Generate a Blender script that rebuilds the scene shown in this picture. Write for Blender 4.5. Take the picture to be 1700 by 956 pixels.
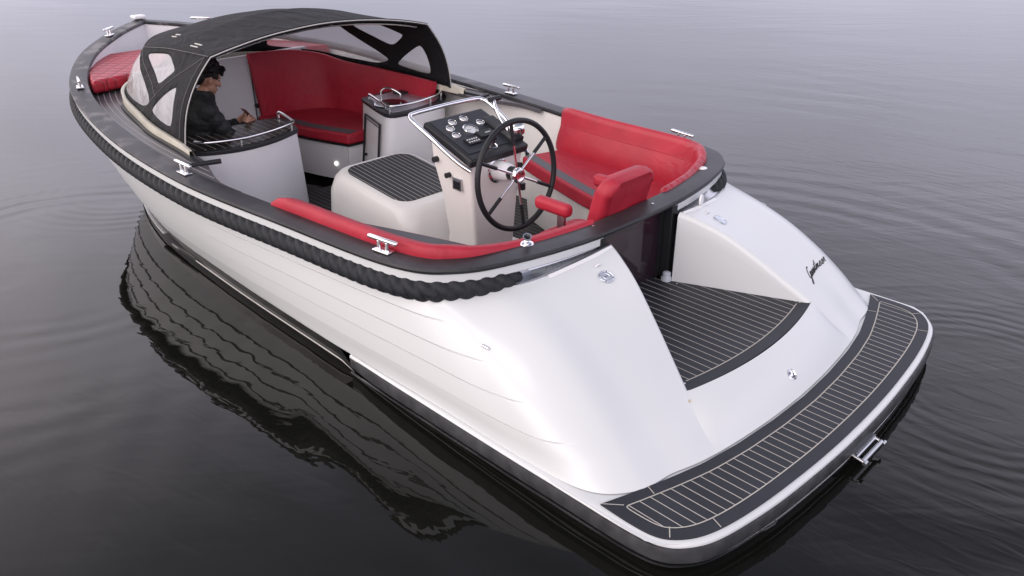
import bpy, bmesh, math, random
from math import sin, cos, pi, sqrt, radians as rad
from mathutils import Vector, Matrix, noise
from mathutils.geometry import delaunay_2d_cdt
random.seed(7)
D = bpy.data
for o in list(D.objects): D.objects.remove(o)
scn = bpy.context.scene
COL = scn.collection

# ------------------------------------------------------------------ camera
RM = [[-0.710924, -0.318584, 0.626969], [-0.703267, 0.324043, -0.632781], [-0.001571, -0.890786, -0.45442]]
CAM = Vector((-3.0979, 3.5918, 2.6177)); FPX = 1340.0
cd = D.cameras.new('camera'); cam = D.objects.new('camera', cd); COL.objects.link(cam); scn.camera = cam
cd.sensor_width = 36; cd.lens = FPX/1700*36; cd.clip_start = .05; cd.clip_end = 6000
m3 = Matrix(((RM[0][0], -RM[0][1], -RM[0][2]), (RM[1][0], -RM[1][1], -RM[1][2]), (RM[2][0], -RM[2][1], -RM[2][2])))
mw = m3.to_4x4(); mw.translation = CAM; cam.matrix_world = mw

# ------------------------------------------------------------------ sky, sun, exposure
SUN_AZ, SUN_EL = 78.0, 58.0          # degrees: azimuth of the bright part of the overcast (from +X towards +Y)
w = D.worlds.new('World'); scn.world = w; w.use_nodes = True
nt = w.node_tree; nt.nodes.clear()
def N(nt, t, **k):
    n = nt.nodes.new(t)
    for a, b in k.items(): setattr(n, a, b)
    return n
def L(nt, a, b): nt.links.new(a, b)
out = N(nt, 'ShaderNodeOutputWorld'); bg = N(nt, 'ShaderNodeBackground')
sky = N(nt, 'ShaderNodeTexSky', sky_type='NISHITA'); sky.sun_disc = False
sky.sun_elevation = rad(SUN_EL); sky.sun_rotation = rad(90-SUN_AZ); sky.dust_density = 4; sky.air_density = 1.0
tc = N(nt, 'ShaderNodeTexCoord'); sep = N(nt, 'ShaderNodeSeparateXYZ'); L(nt, tc.outputs['Generated'], sep.inputs[0])
# cloud deck: brighter low down, broad bright patch towards the hidden sun, slow cloud structure
ele = N(nt, 'ShaderNodeValToRGB'); L(nt, sep.outputs['Z'], ele.inputs[0])
els = ele.color_ramp.elements
els[0].position = 0.0; els[0].color = (1.20, 1.18, 1.24, 1)
els[1].position = 1.0; els[1].color = (.24, .26, .31, 1)
for p, c in ((.14, (1.34, 1.31, 1.38)), (.28, (1.92, 1.86, 1.92)), (.50, (1.98, 1.91, 1.95)), (.66, (.66, .66, .72)), (.8, (.28, .30, .35))):
    e = els.new(p); e.color = (*c, 1)
mp = N(nt, 'ShaderNodeMapping'); mp.inputs['Scale'].default_value = (1, 1, 2.6); L(nt, tc.outputs['Generated'], mp.inputs[0])
nz = N(nt, 'ShaderNodeTexNoise'); nz.inputs['Scale'].default_value = 2.2; nz.inputs['Detail'].default_value = 5; L(nt, mp.outputs[0], nz.inputs['Vector'])
nr = N(nt, 'ShaderNodeMapRange'); nr.inputs[1].default_value = .3; nr.inputs[2].default_value = .7; nr.inputs[3].default_value = .86; nr.inputs[4].default_value = 1.14
L(nt, nz.outputs[0], nr.inputs[0])
sd = Vector((cos(rad(SUN_AZ))*cos(rad(24)), sin(rad(SUN_AZ))*cos(rad(24)), sin(rad(24))))
dot = N(nt, 'ShaderNodeVectorMath', operation='DOT_PRODUCT'); L(nt, tc.outputs['Generated'], dot.inputs[0]); dot.inputs[1].default_value = sd
gl = N(nt, 'ShaderNodeMapRange', interpolation_type='SMOOTHSTEP'); gl.inputs[1].default_value = -.2; gl.inputs[2].default_value = 1.0; gl.inputs[3].default_value = 0; gl.inputs[4].default_value = 1
L(nt, dot.outputs['Value'], gl.inputs[0])
glc = N(nt, 'ShaderNodeMix', data_type='RGBA', blend_type='MIX')
L(nt, gl.outputs[0], glc.inputs['Factor']); glc.inputs['A'].default_value = (.85, .855, .985, 1); glc.inputs['B'].default_value = (2.16, 1.99, 1.89, 1)
m1 = N(nt, 'ShaderNodeMix', data_type='RGBA', blend_type='MULTIPLY'); m1.inputs['Factor'].default_value = 1
L(nt, ele.outputs[0], m1.inputs['A']); L(nt, glc.outputs['Result'], m1.inputs['B'])
m2 = N(nt, 'ShaderNodeVectorMath', operation='SCALE'); L(nt, m1.outputs['Result'], m2.inputs[0]); L(nt, nr.outputs[0], m2.inputs['Scale'])
sk = N(nt, 'ShaderNodeVectorMath', operation='SCALE'); L(nt, sky.outputs[0], sk.inputs[0]); sk.inputs['Scale'].default_value = .07
m3n = N(nt, 'ShaderNodeMix', data_type='RGBA', blend_type='MIX'); m3n.inputs['Factor'].default_value = .88
L(nt, sk.outputs[0], m3n.inputs['A']); L(nt, m2.outputs[0], m3n.inputs['B'])
L(nt, m3n.outputs['Result'], bg.inputs[0]); bg.inputs[1].default_value = 1.0; L(nt, bg.outputs[0], out.inputs[0])
sl = D.lights.new('sun', 'SUN'); sl.energy = .5; sl.angle = rad(25); sl.color = (1, .95, .9)
so = D.objects.new('sun', sl); COL.objects.link(so); so.location = (0, 0, 30)
sv = Vector((cos(rad(SUN_AZ))*cos(rad(SUN_EL)), sin(rad(SUN_AZ))*cos(rad(SUN_EL)), sin(rad(SUN_EL))))
so.rotation_euler = sv.to_track_quat('Z', 'Y').to_euler()
scn.view_settings.view_transform = 'Standard'; scn.view_settings.look = 'None'
scn.view_settings.exposure = 0.0; scn.view_settings.gamma = 1; scn.view_settings.use_curve_mapping = False

# ------------------------------------------------------------------ materials
def mat(name, col, rough=.5, metal=0, spec=.5, noise_amt=0, nscale=8, bump=0, bscale=200, coat=0, sub=0, rvar=0, alpha=1, detail=4):
    m = D.materials.new(name); m.use_nodes = True; t = m.node_tree; b = t.nodes['Principled BSDF']
    b.inputs['Base Color'].default_value = (*col, 1); b.inputs['Roughness'].default_value = rough
    b.inputs['Metallic'].default_value = metal; b.inputs['Specular IOR Level'].default_value = spec if (metal or max(col) > .06 or rough < .2) else .28
    b.inputs['Coat Weight'].default_value = coat; b.inputs['Coat Roughness'].default_value = .1
    b.inputs['Alpha'].default_value = alpha
    if noise_amt or bump or rvar:
        c = N(t, 'ShaderNodeTexCoord')
    if noise_amt or rvar:
        n = N(t, 'ShaderNodeTexNoise'); n.inputs['Scale'].default_value = nscale; n.inputs['Detail'].default_value = detail; L(t, c.outputs['Object'], n.inputs['Vector'])
        r = N(t, 'ShaderNodeMapRange'); r.inputs[1].default_value = .3; r.inputs[2].default_value = .7
        L(t, n.outputs[0], r.inputs[0])
        if noise_amt:
            x = N(t, 'ShaderNodeMix', data_type='RGBA'); L(t, r.outputs[0], x.inputs['Factor'])
            x.inputs['A'].default_value = (*[k*(1-noise_amt) for k in col], 1); x.inputs['B'].default_value = (*[min(1, k*(1+noise_amt)) for k in col], 1)
            L(t, x.outputs['Result'], b.inputs['Base Color'])
        if rvar:
            q = N(t, 'ShaderNodeMapRange'); q.inputs[1].default_value = .3; q.inputs[2].default_value = .7; q.inputs[3].default_value = rough-rvar; q.inputs[4].default_value = rough+rvar
            L(t, n.outputs[0], q.inputs[0]); L(t, q.outputs[0], b.inputs['Roughness'])
    if bump:
        n2 = N(t, 'ShaderNodeTexNoise'); n2.inputs['Scale'].default_value = bscale; n2.inputs['Detail'].default_value = 3; L(t, c.outputs['Object'], n2.inputs['Vector'])
        bp = N(t, 'ShaderNodeBump'); bp.inputs['Strength'].default_value = bump; bp.inputs['Distance'].default_value = .002 if bscale > 60 else .01
        L(t, n2.outputs[0], bp.inputs['Height']); L(t, bp.outputs[0], b.inputs['Normal'])
    return m
M = {}
M['gel'] = mat('white_gelcoat', (.625, .645, .655), .25, coat=.2, bump=.05, bscale=3)
M['geli'] = mat('interior_gelcoat', (.68, .685, .71), .32, noise_amt=.035, nscale=2.5)
M['gelb'] = mat('cream_gelcoat', (.70, .69, .672), .3, noise_amt=.03, nscale=3)
M['black'] = mat('black_gelcoat', (.008, .008, .008), .15, coat=.4)
M['rub'] = mat('grey_rubber', (.045, .046, .050), .5, noise_amt=.35, nscale=14, bump=.3, bscale=90)
M['rope'] = mat('black_rope', (.018, .020, .024), .62, noise_amt=.3, nscale=40, bump=.7, bscale=140)
M['steel'] = mat('polished_steel', (.78, .78, .8), .09, metal=1, rvar=.04, nscale=20)
M['steelr'] = mat('satin_steel', (.50, .51, .53), .26, metal=1, rvar=.06, nscale=4, noise_amt=.08)
M['inox'] = mat('brushed_steel_top', (.60, .61, .65), .45, metal=1)
M['red'] = mat('red_vinyl', (.37, .012, .031), .56, noise_amt=.07, nscale=5, bump=.25, bscale=260)
M['grey'] = mat('grey_vinyl', (.075, .078, .09), .5, noise_amt=.08, nscale=9, bump=.25, bscale=260)
M['canvas'] = mat('black_canvas', (.012, .0125, .0145), .8, noise_amt=.16, nscale=6, bump=.5, bscale=350)
M['wht'] = mat('white_plastic', (.75, .75, .76), .3)
M['whl'] = mat('black_leather', (.015, .017, .02), .42, bump=.3, bscale=220)
M['blk'] = mat('black_plastic', (.018, .019, .022), .38, bump=.15, bscale=300)
M['blkg'] = mat('black_gloss', (.01, .01, .012), .12)
M['beige'] = mat('caulk', (.42, .40, .36), .6)
M['pipe'] = mat('white_piping', (.5, .49, .47), .5)
M['skin'] = mat('skin', (.40, .215, .145), .5, noise_amt=.08, nscale=30)
M['hair'] = mat('hair', (.010, .008, .008), .6, bump=.8, bscale=120)
M['jkt'] = mat('jacket', (.018, .020, .021), .6, noise_amt=.2, nscale=10, bump=.8, bscale=16)
M['trs'] = mat('trousers', (.02, .022, .03), .8, noise_amt=.2, nscale=12)
M['screen'] = mat('dark_screen', (.02, .03, .045), .08)
M['gauge'] = mat('gauge_face', (.55, .56, .58), .35)
M['gmark'] = mat('gauge_mark', (.12, .12, .13), .5)
M['stain'] = mat('drain_stain', (.55, .50, .38), .5, noise_amt=.3, nscale=60)

def teak(name, pitch=.0547, wd=.0052, axis='Y', off=0, base=(.042, .044, .052), line=(.36, .35, .32), stain=0, rough=.55):
    m = D.materials.new(name); m.use_nodes = True; t = m.node_tree; b = t.nodes['Principled BSDF']; b.inputs['Specular IOR Level'].default_value = .3
    c = N(t, 'ShaderNodeTexCoord'); s = N(t, 'ShaderNodeSeparateXYZ'); L(t, c.outputs['Object'], s.inputs[0])
    def mth(op, a, v=None, v2=None):
        n = N(t, 'ShaderNodeMath', operation=op)
        if hasattr(a, 'is_output'): L(t, a, n.inputs[0])
        else: n.inputs[0].default_value = a
        if v is not None:
            if hasattr(v, 'is_output'): L(t, v, n.inputs[1])
            else: n.inputs[1].default_value = v
        return n.outputs[0]
    y = mth('ADD', s.outputs[axis], off + pitch*200.5)
    y = mth('DIVIDE', y, pitch); y = mth('FRACT', y); y = mth('SUBTRACT', y, .5); y = mth('ABSOLUTE', y)
    ln = N(t, 'ShaderNodeMapRange'); L(t, y, ln.inputs[0]); k = wd/pitch/2
    ln.inputs[1].default_value = k*1.25; ln.inputs[2].default_value = k*.85; ln.inputs[3].default_value = 0; ln.inputs[4].default_value = 1
    n = N(t, 'ShaderNodeTexNoise'); n.inputs['Scale'].default_value = 3; n.inputs['Detail'].default_value = 6; L(t, c.outputs['Object'], n.inputs['Vector'])
    rr = N(t, 'ShaderNodeMapRange'); rr.inputs[1].default_value = .3; rr.inputs[2].default_value = .7; rr.inputs[3].default_value = .8; rr.inputs[4].default_value = 1.25+stain; L(t, n.outputs[0], rr.inputs[0])
    sc = N(t, 'ShaderNodeVectorMath', operation='SCALE'); sc.inputs[0].default_value = base; L(t, rr.outputs[0], sc.inputs['Scale'])
    x = N(t, 'ShaderNodeMix', data_type='RGBA'); L(t, ln.outputs[0], x.inputs['Factor']); L(t, sc.outputs[0], x.inputs['A']); x.inputs['B'].default_value = (*line, 1)
    L(t, x.outputs['Result'], b.inputs['Base Color'])
    r2 = N(t, 'ShaderNodeMapRange'); r2.inputs[1].default_value = .35; r2.inputs[2].default_value = .65; r2.inputs[3].default_value = rough-.1; r2.inputs[4].default_value = rough+.1; L(t, n.outputs[0], r2.inputs[0]); L(t, r2.outputs[0], b.inputs['Roughness'])
    g = N(t, 'ShaderNodeTexNoise'); g.inputs['Scale'].default_value = 400; L(t, c.outputs['Object'], g.inputs['Vector'])
    bp = N(t, 'ShaderNodeBump'); bp.inputs['Strength'].default_value = .35; bp.inputs['Distance'].default_value = .001; L(t, g.outputs[0], bp.inputs['Height']); L(t, bp.outputs[0], b.inputs['Normal'])
    return m
M['teak'] = teak('deck_planks')
M['teakd'] = teak('deck_planks_dark', base=(.025, .026, .030), rough=.42)
M['teakf'] = teak('floor_planks', pitch=.05, base=(.02, .02, .023), line=(.2, .2, .19))
M['teakw'] = teak('side_deck_planks', pitch=.06, base=(.10, .092, .105), line=(.42, .40, .40), stain=.5, rough=.4)
M['teakb'] = teak('engine_box_planks', pitch=.043, wd=.0045, base=(.03, .031, .034), line=(.40, .39, .37))
M['teakg'] = teak('counter_planks', pitch=.062, wd=.006, base=(.022, .021, .022), line=(.35, .30, .24), rough=.3)
M['wdeck'] = mat('weathered_deck', (.085, .080, .088), .36, noise_amt=.45, nscale=2.2, bump=.3, bscale=300, rvar=.1)
M['wline'] = mat('deck_caulk', (.42, .40, .40), .5)
M['plain'] = mat('plain_deck_board', (.024, .026, .034), .5, noise_amt=.15, nscale=4, bump=.35, bscale=400)
def creases(m, strength, scale, dist, aniso=(1, 1, 1)):
    t = m.node_tree; b = t.nodes['Principled BSDF']; old = b.inputs['Normal'].links[0].from_socket if b.inputs['Normal'].links else None
    c = N(t, 'ShaderNodeTexCoord'); mp_ = N(t, 'ShaderNodeMapping'); mp_.inputs['Scale'].default_value = aniso; mp_.inputs['Rotation'].default_value = (.3, .5, .7); L(t, c.outputs['Object'], mp_.inputs[0])
    n = N(t, 'ShaderNodeTexNoise'); n.inputs['Scale'].default_value = scale; n.inputs['Detail'].default_value = 3; n.inputs['Distortion'].default_value = 1.2; L(t, mp_.outputs[0], n.inputs['Vector'])
    bp = N(t, 'ShaderNodeBump'); bp.inputs['Strength'].default_value = strength; bp.inputs['Distance'].default_value = dist; L(t, n.outputs[0], bp.inputs['Height'])
    if old: L(t, old, bp.inputs['Normal'])
    L(t, bp.outputs[0], b.inputs['Normal'])
creases(M['canvas'], .8, 2.2, .06, (1, 3, 1)); creases(M['red'], .55, 2.6, .035, (1, 2, 1)); creases(M['jkt'], .8, 9, .03)
# gunwale cap: grey black composite with dried, pale water marks
def capmat():
    m = D.materials.new('gunwale_composite'); m.use_nodes = True; t = m.node_tree; b = t.nodes['Principled BSDF']
    c = N(t, 'ShaderNodeTexCoord')
    n = N(t, 'ShaderNodeTexNoise'); n.inputs['Scale'].default_value = 1.7; n.inputs['Detail'].default_value = 8; n.inputs['Roughness'].default_value = .65; L(t, c.outputs['Object'], n.inputs['Vector'])
    r = N(t, 'ShaderNodeValToRGB'); L(t, n.outputs[0], r.inputs[0]); e = r.color_ramp.elements
    e[0].position = .40; e[0].color = (.014, .015, .018, 1); e[1].position = .70; e[1].color = (.045, .044, .049, 1)
    sp = N(t, 'ShaderNodeSeparateXYZ'); L(t, c.outputs['Object'], sp.inputs[0])
    fx = N(t, 'ShaderNodeMapRange'); fx.inputs[1].default_value = 1.5; fx.inputs[2].default_value = 3.5; L(t, sp.outputs[0], fx.inputs[0])
    n2 = N(t, 'ShaderNodeTexNoise'); n2.inputs['Scale'].default_value = 6; n2.inputs['Detail'].default_value = 6; L(t, c.outputs['Object'], n2.inputs['Vector'])
    th = N(t, 'ShaderNodeMapRange'); th.inputs[1].default_value = .5; th.inputs[2].default_value = .62; L(t, n2.outputs[0], th.inputs[0])
    ml = N(t, 'ShaderNodeMath', operation='MULTIPLY'); L(t, fx.outputs[0], ml.inputs[0]); L(t, th.outputs[0], ml.inputs[1])
    x = N(t, 'ShaderNodeMix', data_type='RGBA'); L(t, ml.outputs[0], x.inputs['Factor']); L(t, r.outputs[0], x.inputs['A']); x.inputs['B'].default_value = (.14, .13, .135, 1)
    L(t, x.outputs['Result'], b.inputs['Base Color']); b.inputs['Roughness'].default_value = .42; b.inputs['Specular IOR Level'].default_value = .3
    g = N(t, 'ShaderNodeTexNoise'); g.inputs['Scale'].default_value = 300; L(t, c.outputs['Object'], g.inputs['Vector'])
    bp = N(t, 'ShaderNodeBump'); bp.inputs['Strength'].default_value = .3; bp.inputs['Distance'].default_value = .001; L(t, g.outputs[0], bp.inputs['Height']); L(t, bp.outputs[0], b.inputs['Normal'])
    return m
M['cap'] = capmat()
# red vinyl with big soft creases / diamond quilting
def quilt(name, kind):
    m = D.materials.new(name); m.use_nodes = True; t = m.node_tree; b = t.nodes['Principled BSDF']
    c = N(t, 'ShaderNodeTexCoord'); b.inputs['Roughness'].default_value = .42
    n = N(t, 'ShaderNodeTexNoise'); n.inputs['Scale'].default_value = 5; L(t, c.outputs['Object'], n.inputs['Vector'])
    r = N(t, 'ShaderNodeMapRange'); r.inputs[1].default_value = .3; r.inputs[2].default_value = .7; L(t, n.outputs[0], r.inputs[0])
    x = N(t, 'ShaderNodeMix', data_type='RGBA'); L(t, r.outputs[0], x.inputs['Factor']); x.inputs['A'].default_value = (.33, .010, .027, 1); x.inputs['B'].default_value = (.41, .014, .034, 1)
    bp = N(t, 'ShaderNodeBump')
    if kind == 'diamond':
        s = N(t, 'ShaderNodeSeparateXYZ'); L(t, c.outputs['Object'], s.inputs[0]); hs = []
        for sg in (1, -1):
            a = N(t, 'ShaderNodeMath', operation='MULTIPLY'); L(t, s.outputs[1], a.inputs[0]); a.inputs[1].default_value = sg*1.15
            d = N(t, 'ShaderNodeMath', operation='ADD'); L(t, s.outputs[0], d.inputs[0]); L(t, a.outputs[0], d.inputs[1])
            e = N(t, 'ShaderNodeMath', operation='MULTIPLY'); L(t, d.outputs[0], e.inputs[0]); e.inputs[1].default_value = 19
            f = N(t, 'ShaderNodeMath', operation='SINE'); L(t, e.outputs[0], f.inputs[0])
            g = N(t, 'ShaderNodeMath', operation='ABSOLUTE'); L(t, f.outputs[0], g.inputs[0]); h = N(t, 'ShaderNodeMath', operation='POWER'); L(t, g.outputs[0], h.inputs[0]); h.inputs[1].default_value = .35; hs.append(h.outputs[0])
        q = N(t, 'ShaderNodeMath', operation='MINIMUM'); L(t, hs[0], q.inputs[0]); L(t, hs[1], q.inputs[1])
        L(t, q.outputs[0], bp.inputs['Height']); bp.inputs['Strength'].default_value = .9; bp.inputs['Distance'].default_value = .02
        d2 = N(t, 'ShaderNodeMapRange'); d2.inputs[1].default_value = .25; d2.inputs[2].default_value = .55; L(t, q.outputs[0], d2.inputs[0])
        y = N(t, 'ShaderNodeMix', data_type='RGBA'); L(t, d2.outputs[0], y.inputs['Factor']); y.inputs['A'].default_value = (.30, .014, .022, 1); L(t, x.outputs['Result'], y.inputs['B'])
        L(t, y.outputs['Result'], b.inputs['Base Color'])
    else:
        L(t, x.outputs['Result'], b.inputs['Base Color'])
        mpp = N(t, 'ShaderNodeMapping'); mpp.inputs['Rotation'].default_value = (.5, .6, .4); mpp.inputs['Scale'].default_value = (3.2, 8, 3.2); L(t, c.outputs['Object'], mpp.inputs[0])
        n3 = N(t, 'ShaderNodeTexNoise'); n3.inputs['Scale'].default_value = 1.6; n3.inputs['Detail'].default_value = 2; n3.inputs['Distortion'].default_value = .8; L(t, mpp.outputs[0], n3.inputs['Vector'])
        L(t, n3.outputs[0], bp.inputs['Height']); bp.inputs['Distance'].default_value = .035
        sx_ = N(t, 'ShaderNodeSeparateXYZ'); L(t, c.outputs['Object'], sx_.inputs[0]); rx = N(t, 'ShaderNodeMapRange', interpolation_type='SMOOTHSTEP'); rx.inputs[1].default_value = -.1; rx.inputs[2].default_value = -.75; rx.inputs[3].default_value = .12; rx.inputs[4].default_value = .6
        L(t, sx_.outputs[0], rx.inputs[0]); L(t, rx.outputs[0], bp.inputs['Strength'])
    L(t, bp.outputs[0], b.inputs['Normal'])
    return m
M['quilt'] = quilt('quilted_red_vinyl', 'diamond'); M['redw'] = quilt('creased_red_vinyl', 'crease')
def glassy(name, col, alpha, rough, bump=0):
    m = D.materials.new(name); m.use_nodes = True; t = m.node_tree; b = t.nodes['Principled BSDF']; o = t.nodes['Material Output']
    b.inputs['Base Color'].default_value = (*col, 1); b.inputs['Roughness'].default_value = rough
    tr = N(t, 'ShaderNodeBsdfTransparent'); mx = N(t, 'ShaderNodeMixShader'); mx.inputs[0].default_value = alpha
    L(t, tr.outputs[0], mx.inputs[1]); L(t, b.outputs[0], mx.inputs[2]); L(t, mx.outputs[0], o.inputs['Surface'])
    if bump:
        c = N(t, 'ShaderNodeTexCoord'); n = N(t, 'ShaderNodeTexNoise'); n.inputs['Scale'].default_value = 5; n.inputs['Detail'].default_value = 3; L(t, c.outputs['Object'], n.inputs['Vector'])
        bp = N(t, 'ShaderNodeBump'); bp.inputs['Strength'].default_value = bump; bp.inputs['Distance'].default_value = .05; L(t, n.outputs[0], bp.inputs['Height']); L(t, bp.outputs[0], b.inputs['Normal'])
    return m
M['vinyl'] = glassy('clear_vinyl_window', (.62, .62, .64), .55, .14, bump=.5)
M['tint'] = glassy('tinted_door_panel', (.03, .018, .028), .80, .06)

# ------------------------------------------------------------------ helpers
def catmull(P, n=12):
    P = [Vector(p) for p in P]; Q = [2*P[0]-P[1]] + P + [2*P[-1]-P[-2]]; o = []
    for i in range(1, len(Q)-2):
        a, b, c, d = Q[i-1], Q[i], Q[i+1], Q[i+2]
        for k in range(n):
            t = k/n; o.append(.5*((2*b)+(c-a)*t+(2*a-5*b+4*c-d)*t*t+(3*b-a-3*c+d)*t**3))
    o.append(P[-1].copy()); return o
def cat1(P, s):
    """value of catmull spline through list P (Vectors or floats) at parameter s"""
    n = len(P)-1; i = max(0, min(int(math.floor(s)), n-1)); t = s-i
    b, c = P[i], P[i+1]; a = P[i-1] if i > 0 else 2*b-c; d = P[i+2] if i+2 <= n else 2*c-b
    return .5*((2*b)+(c-a)*t+(2*a-5*b+4*c-d)*t*t+(3*b-a-3*c+d)*t**3)
def lerp(a, b, t): return a+(b-a)*t
def interp(x, xs, ys):
    if x <= xs[0]: return ys[0]
    for i in range(len(xs)-1):
        if x <= xs[i+1]: return ys[i]+(ys[i+1]-ys[i])*(x-xs[i])/(xs[i+1]-xs[i])
    return ys[-1]
def sst(x, a, b):
    t = max(0, min(1, (x-a)/(b-a))); return t*t*(3-2*t)
class MB:
    def __init__(s): s.v = []; s.f = []; s.m = []
    def add(s, vs, fs, mi=0):
        o = len(s.v); s.v += [Vector(v) for v in vs]; s.f += [tuple(i+o for i in f) for f in fs]; s.m += [mi]*len(fs); return s
    def grid(s, rows, mi=0, closeu=False, closev=False, flip=False):
        n = len(rows); k = len(rows[0]); vs = [p for r in rows for p in r]; fs = []
        for i in range(n if closeu else n-1):
            for j in range(k if closev else k-1):
                a = i*k+j; b = i*k+(j+1) % k; c = ((i+1) % n)*k+(j+1) % k; d = ((i+1) % n)*k+j
                fs.append((a, d, c, b) if flip else (a, b, c, d))
        return s.add(vs, fs, mi)
    def box(s, c, sz, mi=0, rot=None):
        c = Vector(c); h = Vector(sz)/2; vs = []
        for x in (-1, 1):
            for y in (-1, 1):
                for z in (-1, 1):
                    p = Vector((x*h.x, y*h.y, z*h.z)); vs.append(c + (rot @ p if rot else p))
        return s.add(vs, [(0, 1, 3, 2), (4, 6, 7, 5), (0, 4, 5, 1), (2, 3, 7, 6), (0, 2, 6, 4), (1, 5, 7, 3)], mi)
    def tube(s, path, r, n=10, mi=0, cap=True, closed=False):
        P = [Vector(p) for p in path]; rows = []; k = len(P)
        up = Vector((0, 0, 1)); prev = None
        for i, p in enumerate(P):
            if closed: t = (P[(i+1) % k]-P[i-1])
            else: t = P[min(i+1, k-1)]-P[max(i-1, 0)]
            t.normalize()
            if prev is None:
                a = up if abs(t.dot(up)) < .9 else Vector((1, 0, 0)); u = (a-t*a.dot(t)).normalized()
            else: u = (prev-t*prev.dot(t)).normalized()
            prev = u; v = t.cross(u); rr = r(i/(k-1)) if callable(r) else r
            rows.append([p+(u*cos(2*pi*j/n)+v*sin(2*pi*j/n))*rr for j in range(n)])
        s.grid(rows, mi, closeu=closed, closev=True)
        if cap and not closed:
            o = len(s.v)-len(rows)*n
            s.f.append(tuple(o+j for j in range(n))[::-1]); s.m.append(mi); o2 = len(s.v)-n; s.f.append(tuple(o2+j for j in range(n))); s.m.append(mi)
        return s
    def prism(s, outline, z0, z1, mi=0, mtop=None, scale_b=None, flip=False):
        """outline: list of (x,y) or (x,y,z offset); bottom can use another outline"""
        ob = scale_b or outline; k = len(outline)
        g = lambda p, z: Vector((p[0], p[1], z+(p[2] if len(p) > 2 else 0)))
        vs = [g(p, z0) for p in ob]+[g(p, z1) for p in outline]
        fs = [(i, (i+1) % k, k+(i+1) % k, k+i) for i in range(k)]
        s.add(vs, fs, mi); o = len(s.v)-2*k
        s.f.append(tuple(o+k+i for i in range(k))); s.m.append(mi if mtop is None else mtop)
        s.f.append(tuple(o+i for i in range(k))[::-1]); s.m.append(mi); return s
    def cyl(s, a, b, r0, r1=None, n=20, mi=0):
        a = Vector(a); b = Vector(b); r1 = r0 if r1 is None else r1
        return s.tube([a, b], lambda t: lerp(r0, r1, t), n, mi)
    def lathe(s, a, axis, prof, n=24, mi=0):
        """prof: list of (h, r)"""
        a = Vector(a); t = Vector(axis).normalized(); q = Vector((0, 0, 1)) if abs(t.z) < .9 else Vector((1, 0, 0)); u = (q-t*q.dot(t)).normalized(); v = t.cross(u)
        rows = [[a+t*h+(u*cos(2*pi*j/n)+v*sin(2*pi*j/n))*max(r, 1e-5) for j in range(n)] for h, r in prof]
        return s.grid(rows, mi, closev=True)
    def build(s, name, mats, parent=None, smooth=True, bevel=0, bseg=3, recenter=False, angle=40, sub=0, fix=True):
        me = D.meshes.new(name); vs = s.v; loc = Vector((0, 0, 0))
        if recenter:
            xs = [v.x for v in vs]; ys = [v.y for v in vs]; zs = [v.z for v in vs]
            loc = Vector(((min(xs)+max(xs))/2, (min(ys)+max(ys))/2, min(zs))); vs = [v-loc for v in vs]
        me.from_pydata([tuple(v) for v in vs], [], s.f)
        if not isinstance(mats, (list, tuple)): mats = [mats]
        for m in mats: me.materials.append(m)
        for p, mi in zip(me.polygons, s.m): p.material_index = mi; p.use_smooth = smooth
        if fix:
            bm = bmesh.new(); bm.from_mesh(me); bmesh.ops.remove_doubles(bm, verts=bm.verts, dist=1e-5); bmesh.ops.recalc_face_normals(bm, faces=bm.faces); bm.to_mesh(me); bm.free()
        o = D.objects.new(name, me); COL.objects.link(o); o.location = loc
        if parent: o.parent = parent
        if bevel:
            b = o.modifiers.new('bevel', 'BEVEL'); b.width = bevel; b.segments = bseg; b.limit_method = 'ANGLE'; b.angle_limit = rad(angle)
        if sub:
            b = o.modifiers.new('sub', 'SUBSURF'); b.levels = sub; b.render_levels = sub
        if smooth and not sub:
            try: me.set_sharp_from_angle(angle=rad(angle))
            except Exception: pass
        return o
def tag(o, label=None, cat=None, group=None, kind=None):
    for k, v in (('label', label), ('category', cat), ('group', group), ('kind', kind)):
        if v: o[k] = v
    return o
def empty(name, loc=(0, 0, 0)):
    o = D.objects.new(name, None); COL.objects.link(o); o.location = loc; o.empty_display_size = .2; return o
def sweep(path, prof, inward, closed=False, mi=0, mb=None):
    """prof: list of (a, z): a along inward normal, z up"""
    rows = [[p + n*a + Vector((0, 0, z)) for a, z in prof] for p, n in zip(path, inward)]
    mb = mb or MB(); mb.grid(rows, mi, closev=True); return mb
def capends(mb, n):  # close both ends of the last swept grid with rings of n verts
    k = len(mb.v)//n; mb.f.append(tuple(range(n))); mb.m.append(0); mb.f.append(tuple(range(len(mb.v)-n, len(mb.v)))); mb.m.append(0); return mb
def mirror(P): return [Vector((p[0], -p[1], p[2])) for p in P]

# ------------------------------------------------------------------ gunwale curve (port half, bow to stern centre)
GC = [Vector(p) for p in [(6.098, 0, 1.265), (5.759, .468, 1.205), (5.145, .980, 1.129), (4.245, 1.379, 1.041), (3.123, 1.556, .943), (1.950, 1.578, .887),
      (.847, 1.473, .869), (-.060, 1.396, .885), (-.371, 1.206, .889), (-.513, .853, .892), (-.580, .431, .887), (-.585, 0, .880)]]
NS = len(GC)-1
def Gp(s): return cat1(GC, s)
def Gn(s):   # inward plan normal (towards the centreline)
    t = Gp(min(s+.15, NS))-Gp(max(s-.15, 0)); n = Vector((-t.y, t.x, 0)).normalized()
    if s < .12: n = (Vector((-1, 0, 0))*(1-s/.12)+n*(s/.12)).normalized()
    if s > NS-.02: n = Vector((1, 0, 0))
    return n
def ring(s0, s1, n): return [(s0+(s1-s0)*i/n) for i in range(n+1)]
FULL = ring(0, NS, 176)
def fullpath(off, dz):  # closed loop port + starboard
    port = [(Gp(s)+Gn(s)*off+Vector((0, 0, dz if not callable(dz) else dz(s)))) for s in FULL]
    return port
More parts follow.
